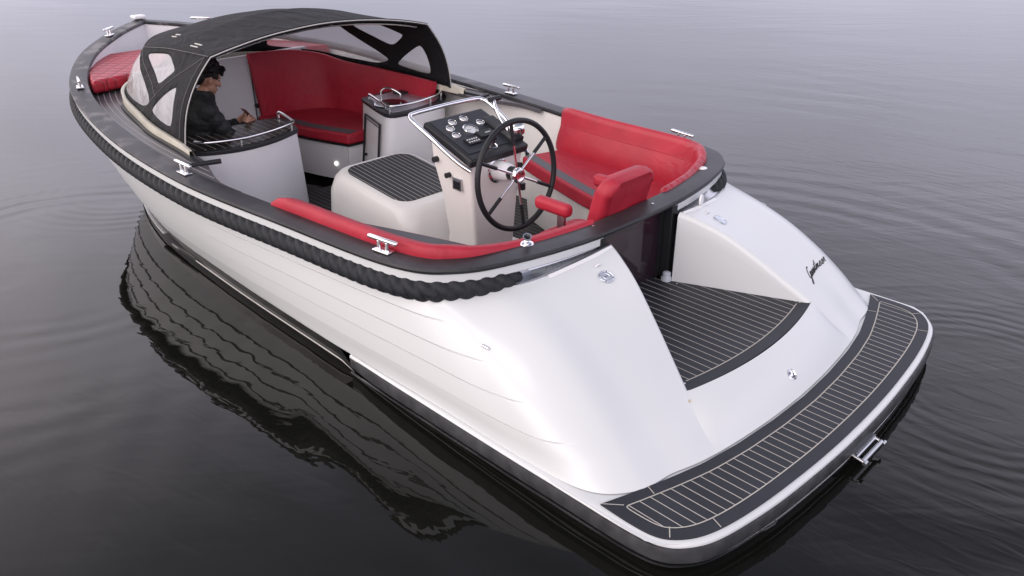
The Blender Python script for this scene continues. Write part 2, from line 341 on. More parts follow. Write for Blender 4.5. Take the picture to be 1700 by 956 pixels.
def loop_sweep(prof, name, m, parent, **k):
    rows = []
    for s in FULL:
        p, n = Gp(s), Gn(s); rows.append([p+n*a+Vector((0, 0, z)) for a, z in prof])
    for s in FULL[::-1][1:-1]:
        p, n = Gp(s), Gn(s); rows.append([Vector((q.x, -q.y, q.z)) for q in [p+n*a+Vector((0, 0, z)) for a, z in prof]])
    mb = MB(); mb.grid(rows, 0, closeu=True, closev=True); return mb.build(name, m, parent, **k)

boat = empty('motor_boat', (0, 0, 0))
tag(boat, 'white open motor boat with black rope fender and grey swim platform on calm water', 'boat')
CW = .125   # cap width
loop_sweep([(-.012, -.002), (-.018, -.014), (-.012, -.030), (CW+.004, -.030), (CW+.008, -.016), (CW, 0), (CW*.5, .004)], 'gunwale_cap', M['cap'], boat)
SK = [(.006, -.031), (-.004, -.036), (-.004, -.078), (.004, -.086), (.06, -.088), (.06, -.031)]
for sg in (1, -1):
    rows = []
    for s in ring(0, 10.2, 170):
        p, n = Gp(s), Gn(s); rows.append([Vector((q.x, sg*q.y, q.z)) for q in [p+n*a+Vector((0, 0, z)) for a, z in SK]])
    mb = MB().grid(rows, closev=True); capends(mb, 6); mb.build('white_strake', M['gel'], boat)

# rope fender, both sides, tapering out at the quarters
def rope(sign):
    S = []; s = 0.0; n = 2000; rows = []; u = 0; prev = None; K = 24
    sA, sB = 0.0, 8.92
    for i in range(n+1):
        s = sA+(sB-sA)*i/n; p = Gp(s); nn = Gn(s)
        dz = interp(s, [0, 3, 5, 8.92], [-.150, -.148, -.138, -.128])
        c = p+nn*.020+Vector((0, 0, dz))
        if prev is not None: u += (c-prev).length
        prev = c
        R = .063*(1 if s < 8.55 else sqrt(max(.03, 1-((s-8.55)/.38)**2*.96)))
        t = (Gp(min(s+.02, NS))-Gp(max(0, s-.02))).normalized()
        o_ = -nn; z_ = Vector((0, 0, 1)); row = []
        for k in range(K):
            th = 2*pi*k/K; ph = 1.5*(th+u*2*pi/.235)
            r = R*(.76+.28*abs(cos(ph))**.7); q = c+(o_*cos(th)+z_*sin(th))*r; row.append(Vector((q.x, sign*q.y, q.z)))
        rows.append(row)
    return MB().grid(rows, closev=True)
for sg in (1, -1):
    mb = rope(sg); capends(mb, 24); mb.build('rope_fender', M['rope'], boat, angle=80)

# ------------------------------------------------------------------ hull
SE = 10.22
def Tpt(s):
    dz = interp(s, [0, 3, 5, 7, 8, 9, 9.6, 10.3], [-.20, -.195, -.175, -.165, -.155, -.125, -.095, -.068])
    of = interp(s, [0, 7, 8, 9, 10.3], [.02, .02, -.005, -.045, -.05])
    return Gp(s)+Gn(s)*of+Vector((0, 0, dz))
BC = {0: (5.62, 0, .08), 1: (5.28, .30, .10), 2: (4.72, .74, .12), 3: (4.08, 1.075, .12), 4: (3.10, 1.305, .12), 5: (1.95, 1.375, .12), 6: (.85, 1.393, .12), 7: (-.30, 1.400, .148), 8: (-1.37, 1.372, .172), 9: (-1.568, 1.01, .172), SE: (-1.635, .735, .172)}
TS = [0, .08, .22, .4, .6, .78, .9, 1.0]
cols = []; cs = [0, 1, 2, 3, 4, 5, 6, 7, 7.6, 8, 8.5, 9, 9.6, SE]
def Bpt(s):
    ks = sorted(BC); vals = [Vector(BC[k]) for k in ks]
    for i in range(len(ks)-1):
        if s <= ks[i+1]+1e-9: return cat1(vals, i+(s-ks[i])/(ks[i+1]-ks[i]))
LAST = [(-.632, .337, .818), (-.72, .375, .795), (-.88, .443, .727), (-1.06, .520, .612), (-1.24, .595, .480), (-1.385, .657, .372), (-1.505, .70, .262), (-1.635, .735, .172)]
for s in cs:
    T, B = Tpt(s), Bpt(s); o_ = -Gn(s); col = []
    if s == SE: cols.append([Vector(p) for p in LAST]); continue
    wz = sst(s, 7.2, 9.2)
    for t in TS:
        P = T.lerp(B, t)
        bul = lerp(.018, .060, wz); bul2 = .074*math.exp(-((s-8.25)/.65)**2); d = (o_*(1-wz*.5)+Vector((0, 0, 1))*wz*.9)
        f = sin(pi*t**(1.0 if wz < .5 else .9))
        P = P+d*(bul*f+bul2*sin(pi*t**.72))
        # flare / concave foot
        if s < 3: P = P - o_*.05*(1-s/3)*sin(pi*t)
        cols_f = .006*sst(s, 5.5, 7.5)*math.exp(-((t-.92)/.08)**2); P = P - o_*cols_f
        col.append(P)
    cols.append(col)
def hullpt(s, t):
    # catmull along s on each row, then along t
    i = 0
    while i < len(cs)-2 and s > cs[i+1]: i += 1
    u = i+(s-cs[i])/(cs[i+1]-cs[i])
    row = [cat1([c[k] for c in cols], u) for k in range(len(TS))]
    j = 0
    while j < len(TS)-2 and t > TS[j+1]: j += 1
    v = j+(t-TS[j])/(TS[j+1]-TS[j])
    return cat1(row, v)
STR = [.0, .16, .36, .56, .76]   # strake laps
tt = sorted(set([round(x, 4) for x in [i/60 for i in range(61)]] + [x+d for x in STR[1:] for d in (-.012, -.005, 0, .005, .012)]))
ss = ring(0, 7, 90)+ring(7, SE, 110)[1:]
def lap(t):
    for i in range(len(STR)-1, 0, -1):
        if t > STR[i]: 
            hi = STR[i+1] if i+1 < len(STR) else 1.0; return (t-STR[i])/(hi-STR[i]) if i < len(STR)-1 else 0
    return (t)/(STR[1])
def hullrow(t, sign=1):
    r = []
    for s in ss:
        p = hullpt(s, t); fade = 1-sst(s, 6.9+t*1.0, 7.6+t*.9)
        near = min(abs(t-q) for q in STR[1:])
        dent = .012 if near < .002 else (.008 if near < .006 else 0)
        p = p - Gn(s)*((.008*(lap(t)-.5)-dent)*fade); r.append(Vector((p.x, sign*p.y, p.z)))
    return r
hull = MB()
for sg in (1, -1):
    hull.grid([hullrow(t, sg) for t in tt])
# central riser between deck aft edge and platform
yE = lambda f: f
def riser():
    rows = []
    for i in range(41):
        f = -1+2*i/40
        top = Vector((-1.470+.085*f*f, .657*f, .366)); bot = Vector((-1.690+.055*f*f, .735*f, .172)); row = []
        for k in range(13):
            t = k/12; p = top.lerp(bot, t); p += Vector((-.55, 0, .8))*.022*sin(pi*t)*(1-f**8)
            if abs(f) > .999:
                pass
            row.append(p)
        rows.append(row)
    return rows
RR = riser()
# stitch outer columns to the haunch foot
for sgn, idx in ((1, 40), (-1, 0)):
    for k in range(13):
        t = lerp((TS[5]), 1.0, k/12); q = hullpt(SE, t); RR[idx][k] = Vector((q.x, sgn*q.y, q.z))
hull.grid(RR)
# side walls of the walkway, with a softly rounded shoulder
for sg in (1, -1):
    rows = []
    for i in range(31):
        t = TS[5]*i/30*1.0; e = hullpt(SE, t); z0 = .345
        a = [e, e+Vector((.0, -.010, -.003)), e+Vector((.0, -.019, -.012)), e+Vector((0, -.024, -.028))]
        col = []
        for q in a: col.append(Vector((q.x, sg*q.y, max(q.z, z0))))
        for k in range(1, 6):
            q = a[-1]; z = lerp(q.z, z0, k/5); col.append(Vector((q.x, sg*q.y, max(min(z, q.z), z0))))
        rows.append(col)
    hull.grid(rows)
hull.build('hull', M['gel'], boat, angle=50)

# flange + swim platform slab, edge strip, boot hull
def outer_edge():
    pts = [(.42, 1.396), (0, 1.412), (-.6, 1.425), (-1.1, 1.432), (-1.5, 1.428), (-1.70, 1.415), (-1.80, 1.385), (-1.87, 1.32), (-1.925, 1.22), (-1.965, 1.06), (-2.005, .8), (-2.03, .5), (-2.043, .25), (-2.047, 0)]
    c = catmull([(x, y, 0) for x, y in pts], 8); return c
OE = outer_edge()
def slabz(x): return interp(-x, [-.42, .3, 1.2, 9], [.122, .145, .168, .168])
rim = []
full = OE+[Vector((p.x, -p.y, 0)) for p in OE[::-1][1:]]
nrm = []
for i, p in enumerate(full):
    t = full[min(i+1, len(full)-1)]-full[max(i-1, 0)]; n = Vector((t.y, -t.x, 0)).normalized()
    if n.dot(Vector((-.6, 0, 0))-p) < 0: n = -n
    nrm.append(n)
rows = []
for p, n in zip(full, nrm):
    z = slabz(p.x); row = []
    for a, dz in ((.30, .0), (.04, .0), (.014, .0), (.004, -.004), (0, -.010), (0, -.020), (.012, -.028)):
        a2 = min(a, .30 if p.x < -1.45 else .12)
        row.append(Vector((p.x+n.x*a2, p.y+n.y*a2, z+dz)))
    rows.append(row)
MB().grid(rows).build('platform_edge', M['gel'], boat)
rows = []
for p, n in zip(full, nrm):
    z = slabz(p.x)-interp(-p.x, [1.4, 1.9], [.010, .016]); th = .014*sst(.42-p.x, 0, .25)
    rows.append([Vector((p.x+n.x*a, p.y+n.y*a, z+dz)) for a, dz in ((.012, -.002), (-th+.004, -.006), (-th, -.016), (-th, -.07), (-th+.004, -.080), (.01, -.084))])
MB().grid(rows).build('rubbing_strip', M['rub'], boat)
rows = []
for p, n in zip(full, nrm):
    z = slabz(p.x)-.116
    rows.append([Vector((p.x+n.x*a, p.y+n.y*a, z+dz)) for a, dz in ((.004, .0), (-.004, -.003), (-.004, -.008), (.006, -.012))])
MB().grid(rows).build('trim_line', M['steelr'], boat)
# slab top (white) under the planking
inn = []
def xin(y):
    y = abs(y); return interp(y, [0, .3, .6, .85, 1.05, 1.25, 1.38, 1.5], [-1.702, -1.692, -1.665, -1.625, -1.572, -1.51, -1.465, -1.42])
top = []
for i in range(81):
    y = -1.43+2.86*i/80
    # outer x at this y
    xo = min([p.x for p in full if abs(p.y-y) < .03] or [-1.6])
    top.append([Vector((-1.2 if abs(y) > 1.0 else -1.5, y, .166)), Vector((min(xo+.03, -1.25), y, .166))])
MB().grid(top).build('platform_slab', M['gel'], boat)
# black boot hull
rows = []
BH = [Vector((Bpt(s).x, Bpt(s).y, 0)) for s in ring(0, 7, 60)]
port = BH+[Vector((p.x, p.y-.03, 0)) for p in OE if p.x < -.35]
for p in port:
    x, y = p.x, p.y
    zt = .125 if x > .42 else slabz(x)-.10
    zt2 = zt
    row = []
    for z, k in ((zt, 0), (.06, .004), (.058, -.003), (.046, -.003), (.044, .006), (0, .02), (-.06, .05), (-.2, .2), (-.35, .45)):
        z = min(z, zt)
        yy = y*(1-k*.8)-k*.15 if y > .1 else y*(1-k); xx = x-(.6*k if x > 4.5 else 0)+(k*1.0 if x < -1.5 else 0)
        row.append(Vector((xx, max(yy, 0), z)))
    rows.append(row)
bt = MB()
for sg in (1, -1):
    rr = [[Vector((q.x, sg*q.y, q.z)) for q in r] for r in rows]; bt.grid([r[:3] for r in rr], 0); bt.grid([r[2:4] for r in rr], 1); bt.grid([r[3:] for r in rr], 0)
bt.build('boot_hull', [M['black'], M['pipe']], boat)

# ------------------------------------------------------------------ swim platform planking (crescent) with caulk lines
def off_outline(pts, d):
    n = len(pts); o = []
    for i in range(n):
        a = pts[i-1]; b = pts[i]; c = pts[(i+1) % n]
        t = (Vector(c)-Vector(a)); nn = Vector((-t.y, t.x, 0)).normalized(); o.append(Vector(b)+nn*d)
    return o
def crescent():
    # counter-clockwise seen from above? build port->starboard on the outer edge then back on the inner edge
    o = [(-1.463, 1.395), (-1.62, 1.398), (-1.73, 1.388), (-1.80, 1.355), (-1.865, 1.28), (-1.91, 1.175), (-1.945, 1.02), (-1.975, .8), (-2.0, .5), (-2.012, .25), (-2.016, 0)]
    O = [Vector((p.x, p.y, 0)) for p in catmull([(x, y, 0) for x, y in o], 6)]
    I = [Vector((xin(y)-.004, y, 0)) for y in [k*.0345*1.0 for k in range(0, 40)] if y < 1.36]
    P = O + [Vector((p.x, -p.y, 0)) for p in O[::-1][1:]]
    P += [Vector((p.x, -p.y, 0)) for p in I[::-1]] + [p for p in I[1:]]
    return P
cr = crescent()
def area(P): return .5*sum(P[i-1].x*P[i].y-P[i].x*P[i-1].y for i in range(len(P)))
if area(cr) < 0: cr = cr[::-1]
def inside(P, x, y):
    r = False; j = len(P)-1
    for i in range(len(P)):
        if (P[i].y > y) != (P[j].y > y) and x < (P[j].x-P[i].x)*(y-P[i].y)/(P[j].y-P[i].y)+P[i].x: r = not r
        j = i
    return r
def ribbon(mb, pts, wdt, z, mi, closed=False):
    n = len(pts); rows = []
    for i in range(n):
        a = pts[i-1] if (i > 0 or closed) else pts[i]; c = pts[(i+1) % n] if (i < n-1 or closed) else pts[i]
        t = Vector((c.x-a.x, c.y-a.y, 0)).normalized(); nn = Vector((-t.y, t.x, 0))*wdt/2
        zz = z(pts[i].x, pts[i].y) if callable(z) else z
        rows.append([Vector((pts[i].x+nn.x, pts[i].y+nn.y, zz)), Vector((pts[i].x-nn.x, pts[i].y-nn.y, zz))])
    mb.grid(rows, mi, closeu=closed)
def planked(name, outline, z0, z1, border, pitch, parent, lw=.0048, ymax=2, joints=(), mats=None, off=0):
    mb = MB(); k = len(outline)
    mb.prism([(p.x, p.y) for p in outline], z0, z1, 0)
    inner = off_outline(outline, border)
    inner = [p for p in inner if inside(outline, p.x, p.y)]
    # drop points that came too near to the outline
    def dmin(p): return min((Vector((p.x-q.x, p.y-q.y))).length for q in outline)
    inner = [p for p in inner if dmin(p) > border*.93]
    for _ in range(2):
        inner = [(inner[i-1]+inner[i]*2+inner[(i+1) % len(inner)])/4 for i in range(len(inner))]
    ribbon(mb, inner, lw*1.25, z1+.0016, 1, closed=True)
    y = -ymax+off
    kk = int(ymax/pitch)+1
    for j in range(-kk, kk+1):
        y = j*pitch+off; xs = []
        for i in range(len(inner)):
            a, b = inner[i-1], inner[i]
            if (a.y > y) != (b.y > y): xs.append(a.x+(b.x-a.x)*(y-a.y)/(b.y-a.y))
        xs.sort()
        for q in range(0, len(xs)-1, 2):
            ribbon(mb, [Vector((xs[q], y, 0)), Vector((xs[q+1], y, 0))], lw, z1+.0012, 1)
    for a, b in joints: ribbon(mb, [Vector((*a, 0)), Vector((*b, 0))], lw, z1+.0012, 1)
    return mb.build(name, mats or [M['plain'], M['beige']], parent, smooth=False)
J = []
for sg in (1, -1):
    J += [((-1.463, sg*1.395), (-1.541, sg*1.330)), ((-1.536, sg*1.155), (-1.592, sg*1.178)), ((-1.796, sg*1.352), (-1.758, sg*1.300)), ((-1.915, sg*1.150), (-1.862, sg*1.128))]
planked('platform_planking', cr, .168, .176, .062, .0547, boat, joints=J, off=.005)

# walkway deck
dk = []
for i in range(21):
    f = 1-2*i/20; dk.append(Vector((-1.462+.075*f*f, .640*f, 0)))
wy = lambda x: .337+(-.632-x)/.753*.320-.026
dk2 = dk+[Vector((x, -wy(x), 0)) for x in (-1.2, -1.0, -.8, -.6, -.50)]+[Vector((x, wy(x), 0)) for x in (-.50, -.6, -.8, -1.0, -1.2)]
if area(dk2) < 0: dk2 = dk2[::-1]
mb = MB(); mb.prism([(p.x, p.y) for p in dk2], .352, .366, 0)
aft = [p+Vector((.068, 0, 0)) for p in dk]
aft = [p for p in aft if abs(p.y) < wy(p.x)-.004]
ribbon(mb, aft, .006, .3676, 1)
for j in range(-11, 12):
    y = j*.0547+.005
    xa = -1.394+.075*(y/.64)**2
    xf = -.50 if abs(y) < wy(-.5) else -.632-(abs(y)+.026-.337)/.320*.753
    if xf-xa > .02: ribbon(mb, [Vector((xa, y, 0)), Vector((xf-.003, y, 0))], .0045, .3672, 1)
for x, y in ((-1.34, .60), (-1.34, -.60), (-.68, -.30), (-.68, .3), (-.70, -.2)): mb.cyl((x, y, .366), (x, y, .3685), .007, n=10, mi=2)
mb.build('walkway_deck', [M['plain'], M['beige'], M['steelr']], boat, smooth=False)

# ------------------------------------------------------------------ stern strip channels beside the gate
for sg in (1, -1):
    rows = []; rows2 = []
    for s in ring(8.75, SE-.02, 40):
        p, n = Gp(s), Gn(s); T = hullpt(s, 0); a = p+n*.022+Vector((0, 0, -.084)); 
        if s < 8.95: a.z += .0
        seq = [a+Vector((0, 0, .0)), a.lerp(T, .12)+Vector((0, 0, -.012)), a.lerp(T, .5)+Vector((0, 0, -.014)), a.lerp(T, .85)+Vector((0, 0, -.010)), T+Vector((0, 0, .005)), T-n*.008+Vector((0, 0, .004)), T-n*.009+Vector((0, 0, -.004))]
        rows.append([Vector((q.x, sg*q.y, q.z)) for q in seq])
        b = T-n*.010
        rows2.append([Vector((q.x, sg*q.y, q.z)) for q in (T-n*.01+Vector((0,0,.002)), T-n*.030+Vector((0, 0, -.008)))])
    MB().grid(rows).build('channel', M['steelr'], boat, angle=30)
    MB().grid(rows2[12:]).build('trim_edge', M['wht'], boat)
def on_haunch(s, t, sg=1):
    p = hullpt(s, t); a = hullpt(min(s+.03, SE), t)-hullpt(s-.03, t); b = hullpt(s, min(1, t+.01))-hullpt(s, max(0, t-.01))
    n = a.cross(b).normalized(); 
    if n.z < 0: n = -n
    u = a.normalized(); v = n.cross(u).normalized()
    f = lambda q: Vector((q.x, sg*q.y, q.z))
    return f(p), f(n), f(u), f(v)
def nearest_haunch(x, y):
    best = None
    for i in range(60):
        for j in range(40):
            s = 7+i*(SE-7)/60; t = j/40; p = hullpt(s, t); d = (p.x-x)**2+(p.y-y)**2
            if best is None or d < best[0]: best = (d, s, t)
    return best[1], best[2]

# ------------------------------------------------------------------ liner, floor, bulkhead
FZ = .06
rows = []
for s in ring(3.1, 10.1, 80):
    p, n = Gp(s), Gn(s); a = p+n*(CW-.01)+Vector((0, 0, -.02)); r = [a]
    for k, (d, z) in enumerate(((.02, .75), (.05, .5), (.10, .25), (.14, FZ))):
        q = Vector((a.x+n.x*d, a.y+n.y*d, min(z, a.z)))
        if s < 7:
            T_, B_ = hullpt(s, 0), hullpt(s, 1); h_ = hullpt(s, max(0, min(1, (T_.z-q.z)/(T_.z-B_.z))))+n*.07
            if abs(h_.y) < abs(q.y): q.y = h_.y
        r.append(q)
    rows.append(r)
lb = MB()
for sg in (1, -1): lb.grid([[Vector((q.x, sg*q.y, q.z)) for q in r] for r in rows])
lb.build('liner', M['gelb'], boat)
FP = [Gp(s)+Gn(s)*(CW+.10) for s in ring(4.0, 10.8, 60)]
FP = [p for p in FP if p.x < 4.3]; FP = [(p.x, p.y) for p in FP]+[(p.x, -p.y) for p in FP[::-1]]
MB().prism(FP, FZ-.02, FZ).build('cockpit_floor', M['teakf'], boat, smooth=False)
# threshold below the door
MB().box((-.475, 0, .20), (.05, .70, .30)).build('door_sill', M['blk'], boat, smooth=False)

# cuddy bulkhead with door
bh = MB(); XB = 4.22
bh.box((XB+.03, .0, .58), (.05, 1.72, 1.04), 0)
bo = bh.build('bulkhead', M['geli'], boat, smooth=False)
f = MB()
for y0, y1, z0, z1 in ((.18, .186, .12, 1.08), (.78, .786, .12, 1.08), (.18, .786, 1.075, 1.081), (-.232, -.222, .1, 1.12)): f.box((XB-.0005, (y0+y1)/2, (z0+z1)/2), (.012, y1-y0, z1-z0))
f.build('door_frame', M['grey'], bo, smooth=False)
for z in (.62, 1.03): MB().cyl((XB, -.235, z), (XB-.03, -.235, z), .022).build('hinge', M['blk'], bo)

# side decks and foredeck
def base_curve():
    P = [(2.50, 1.262, .925), (3.03, 1.235, .95), (3.43, 1.168, .965), (3.89, 1.085, .99), (4.16, .95, 1.03), (4.34, .62, 1.09), (4.41, .3, 1.125), (4.42, 0, 1.135)]
    return P
BCV = [Vector(p) for p in base_curve()]
def dz_deck(x): return interp(x, [1.5, 2.5, 3.5, 4.3, 5.5, 6.2], [.855, .872, .888, .93, .985, 1.01])
def xy_at(path, x):
    for a, b in zip(path, path[1:]):
        if (a.x-x)*(b.x-x) <= 0 and a.x != b.x: return lerp(a.y, b.y, (x-a.x)/(b.x-a.x))
    return path[0].y if abs(path[0].x-x) < abs(path[-1].x-x) else path[-1].y
INNER = [Gp(s)+Gn(s)*(CW+.004) for s in ring(0.05, 11, 400)]
CB = catmull(BCV, 10)
def dlimit(s):
    p, n = Gp(s), Gn(s); d = CW
    while d < 1.6:
        q = p+n*d
        if q.y <= 0: return d
        if q.x < 4.42:
            lim = xy_at(CB, q.x)+.012 if q.x > 2.5 else lerp(xy_at(INNER, q.x)-.03, 1.262, sst(q.x, 1.62, 2.30))
            if q.y < lim: return d
        d += .004
    return d
deck = MB(); PL = .046
for sg in (1, -1):
    S = ring(1.6, 5.42, 90); rows = []; lines = {}
    for s in S:
        p, n = Gp(s), Gn(s); dl = max(CW+.012, dlimit(s)); row = []
        for k in range(8):
            q = p+n*lerp(CW-.004, dl, k/7); row.append(Vector((q.x, sg*q.y, dz_deck(q.x))))
        rows.append(row)
        k = 1
        while CW+.012+PL*k < dl-.006:
            q = p+n*(CW+.012+PL*k); lines.setdefault(k, []).append(Vector((q.x, sg*q.y, 0))); k += 1
    deck.grid(rows, 0)
    deck.grid([[r[-1], r[-1]+Vector((0, 0, -.03))] for r in rows if r[0].x < 2.8], 0)
    for k, ln in lines.items():
        if len(ln) > 2: ribbon(deck, ln, .0055, lambda x, y: dz_deck(x)+.0015, 1)
rows = []
for i in range(30):
    x = 4.46+(5.94-4.46)*i/29; yo = xy_at(INNER, x)+.01; z = dz_deck(x)-.003
    rows.append([Vector((x, yo*(1-k/8), z)) for k in range(17)])
deck.grid(rows, 2)
deck.build('side_deck', [M['wdeck'], M['wline'], M['teakw']], boat, smooth=False)
rows = []
for s in ring(0.0, 5.2, 70):
    p, n = Gp(s), Gn(s); a = p+n*(CW-.006)+Vector((0, 0, -.02)); b = p+n*(CW+.02)
    if s<.12: a=Vector((6.098-CW-.0,0,a.z)) if s==0 else a
    rows.append([a, Vector((b.x, b.y, dz_deck(p.x)-.02))])
bb = MB()
for sg in (1, -1): bb.grid([[Vector((q.x, sg*q.y, q.z)) for q in r] for r in rows])
bb.build('bulwark_lining', M['geli'], boat)
# coaming under the sprayhood
rows = []
for i, p in enumerate(CB):
    t = (CB[min(i+1, len(CB)-1)]-CB[max(i-1, 0)]); n = Vector((-t.y, t.x, 0)).normalized()   # inward
    if i == len(CB)-1: n = Vector((-1, 0, 0))
    zt = p.z+.006; zb = dz_deck(p.x)-.01
    rows.append([Vector((p.x, p.y, zb))-n*.012, Vector((p.x, p.y, zt-.006))+n*.002, Vector((p.x, p.y, zt))+n*.006, Vector((p.x, p.y, zt))+n*.030, Vector((p.x, p.y, zt-.08))+n*.032])
e = rows[0]; rows = [[q+Vector((-.17, .015, -.02 if k_ else 0)) for k_, q in enumerate(e)]] + rows
cm = MB()
for sg in (1, -1): cm.grid([[Vector((q.x, sg*q.y, q.z)) for q in r] for r in rows])
cm.build('coaming', mat('cream_coaming', (.60, .57, .49), .4, noise_amt=.12, nscale=7), boat, angle=60)
# dark track at the coaming foot
tr = MB()
for sg in (1, -1):
    tr = MB()
    pth = [Vector((p.x, sg*(p.y+.040), dz_deck(p.x)+.004)) for p in CB if p.x < 3.95]
    pth = [Vector((2.12, sg*1.335, .870)), Vector((2.30, sg*1.322, .872))]+pth
    tr.grid([[p+Vector((0, -.022*sg, 0)), p+Vector((0, -.018*sg, .012)), p+Vector((0, .018*sg, .012)), p+Vector((0, .022*sg, 0))] for p in pth])
    tr.build('deck_track', M['blk'], boat)
    mb = MB(); mb.tube([Vector((2.15, sg*1.40, .870)), Vector((2.13, sg*1.32, .874)), Vector((2.09, sg*1.20, .874))], .018, 10); mb.build('step_edge', M['blk'], boat)

# ------------------------------------------------------------------ cleats and deck fittings
def cleat_mesh(mb, o, u, n, Lc=.21):
    """u: direction along the bar, n: up"""
    v = n.cross(u)
    R = Matrix((u, v, n)).transposed()
    mb.box(o+n*.006, (.115, .055, .010), 0, R)
    for k in (-1, 1): mb.cyl(o+u*(.030*k)+n*.008, o+u*(.030*k)+n*.058, .012, .010, 12)
    mb.tube([o+u*(Lc*x)+n*z for x, z in ((-.5, .066), (-.42, .067), (0, .066), (.42, .067), (.5, .066))], lambda t: .013 if .02 < t < .98 else .009, 10)
for s_or, sg in ((6.84, 1), (6.84, -1), (4.985, 1), (4.985, -1), (2.98, 1), (1.12, 1), (1.12, -1)):
    p, n = Gp(s_or), Gn(s_or); t = (Gp(s_or+.02)-Gp(s_or-.02)).normalized(); o = p+n*.062+Vector((0, 0, .004))
    mb = MB(); cleat_mesh(mb, Vector((0, 0, 0)), Vector((t.x, sg*t.y, 0)).normalized(), Vector((0, 0, 1)))
    c = mb.build('cleat', M['steel'], boat, bevel=.003, bseg=2); c.location = (o.x, sg*o.y, o.z)
# flagstaff socket on port quarter
p = Vector((-.415, .775, .893)); mb = MB()
mb.lathe(p, (0, 0, 1), [(0, .038), (.004, .040), (.012, .034), (.016, .018), (.02, .016)], 24)
mb.lathe(p+Vector((0, 0, .008)), (-.45, .35, 1), [(0, .015), (.03, .019), (.048, .024), (.053, .024), (.053, .018), (.03, .017)], 24)
mb.lathe(p+Vector((0, 0, .008)), (-.45, .35, 1), [(.044, .0175), (.0445, .001)], 24, 1)
mb.build('flagstaff_socket', [M['steel'], M['blkg']], boat)
p = Vector((-.395, -.93, .892)); MB().lathe((0, 0, 0), (0, 0, 1), [(0, .030), (.006, .030), (.010, .024), (.011, .001)], 24).build('stern_light', M['wht'], boat).location = p
for k in range(1): MB().lathe((-.62, -.57, .83), (-.95, -.3, .05), [(0, .036), (.010, .035), (.014, .026), (.016, .001)], 28).build('socket_cover', M['wht'], boat)
for x, y in ((-.50, .33), (-.535, -.18), (-.42, .62)): MB().cyl((x, y, .885), (x, y, .892), .008).build('screw', M['steelr'], boat)
# stem head plate
mb = MB(); mb.box((6.08, 0, 1.285), (.12, .13, .035)); mb.build('stem_fitting', M['wht'], boat, bevel=.012)
# fillers with engraved rings, nubs
for sg in (1, -1):
    s, t = nearest_haunch(-.775, .549); P, n, u, v = on_haunch(s, t, sg)
    mb = MB(); mb.lathe(P+n*.001, n, [(0, .043), (.005, .043), (.007, .039), (.0045, .037), (.0045, .034), (.0065, .032), (.0065, .022), (.004, .020), (.004, .017), (.006, .015), (.006, .001)], 32)
    for k in range(4): a = pi/4+k*pi/2; c = P+(u*cos(a)+v*sin(a))*.037; mb.cyl(c+n*.005, c+n*.010, .004, n=8, mi=1)
    mb.box(P+n*.007, (.026, .005, .003), 1, Matrix((u, v, n)).transposed())
    mb.build('filler_cap', [mat('satin_plate', (.58, .62, .68), .25, metal=.6), M['steelr']], boat)
    s, t = nearest_haunch(-.695, .52); P, n, u, v = on_haunch(s, t, sg); mb = MB(); mb.tube([P-u*.018+n*.003, P+n*.010, P+u*.018+n*.003], .006, 8); mb.build('vent_nozzle', M['wht'], boat)
# small bar on each quarter
for sg in (1, -1):
    s, t = nearest_haunch(-.655, 1.32); P, n, u, v = on_haunch(s, t, sg); q = (u*.9-v*.45).normalized()
    mb = MB(); mb.tube([P-q*.022+n*.008, P+q*.022+n*.008], .007, 10); mb.build('drain_pipe', M['steel'], boat)
    s, t = nearest_haunch(-1.0, 1.36); P, n, u, v = on_haunch(s, t, sg)
# shower fitting on the riser
cs_ = Vector((-1.612, -.01, .262)); nv = Vector((-.62, 0, .78)).normalized()
mb = MB(); mb.lathe(cs_-nv*.004, nv, [(0, .034), (.008, .034), (.012, .028), (.004, .022), (.004, .001)], 28, 0); mb.lathe(cs_+nv*.004+Vector((.004, .006, 0)), nv, [(0, .018), (.006, .016), (.010, .008), (.01, .001)], 20, 0)
mb.lathe(cs_+nv*.003, nv, [(0, .021), (.001, .0205), (.0012, .001)], 20, 1); mb.build('shower_fitting', [M['steel'], M['blkg']], boat)
# weathered drain at the port corner of the deck
mb = MB(); mb.lathe((-1.425, .672, .336), (-.8, .1, .5), [(0, .011), (.002, .010), (.0021, .001)], 14, 0); mb.build('drain_stain', M['stain'], boat)
# boarding ladder folded under the platform
lad = MB()
lad.box((-2.060, .05, .082), (.04, .22, .014), 0)
for y in (-.06, .16): lad.tube([(-2.03, y, .080), (-2.07, y, .072), (-2.125, y, .062)], .007, 8)
for x, z in ((-2.075, .068), (-2.112, .063)): lad.tube([(x, -.06, z), (x, .16, z)], .012, 12)
lad.tube([(-2.125, -.075, .061), (-2.125, -.045, .061)], .010, 10); lad.tube([(-2.125, .145, .061), (-2.125, .175, .061)], .010, 10)
lad.build('boarding_ladder', M['steelr'], boat)
gh = MB(); gh.tube([(-1.985, .955, .085), (-2.003, .95, .078), (-2.012, .92, .076), (-2.022, .87, .076), (-2.020, .85, .078), (-2.005, .848, .085)], .0045, 8); gh.build('grab_handle', M['rub'], boat)

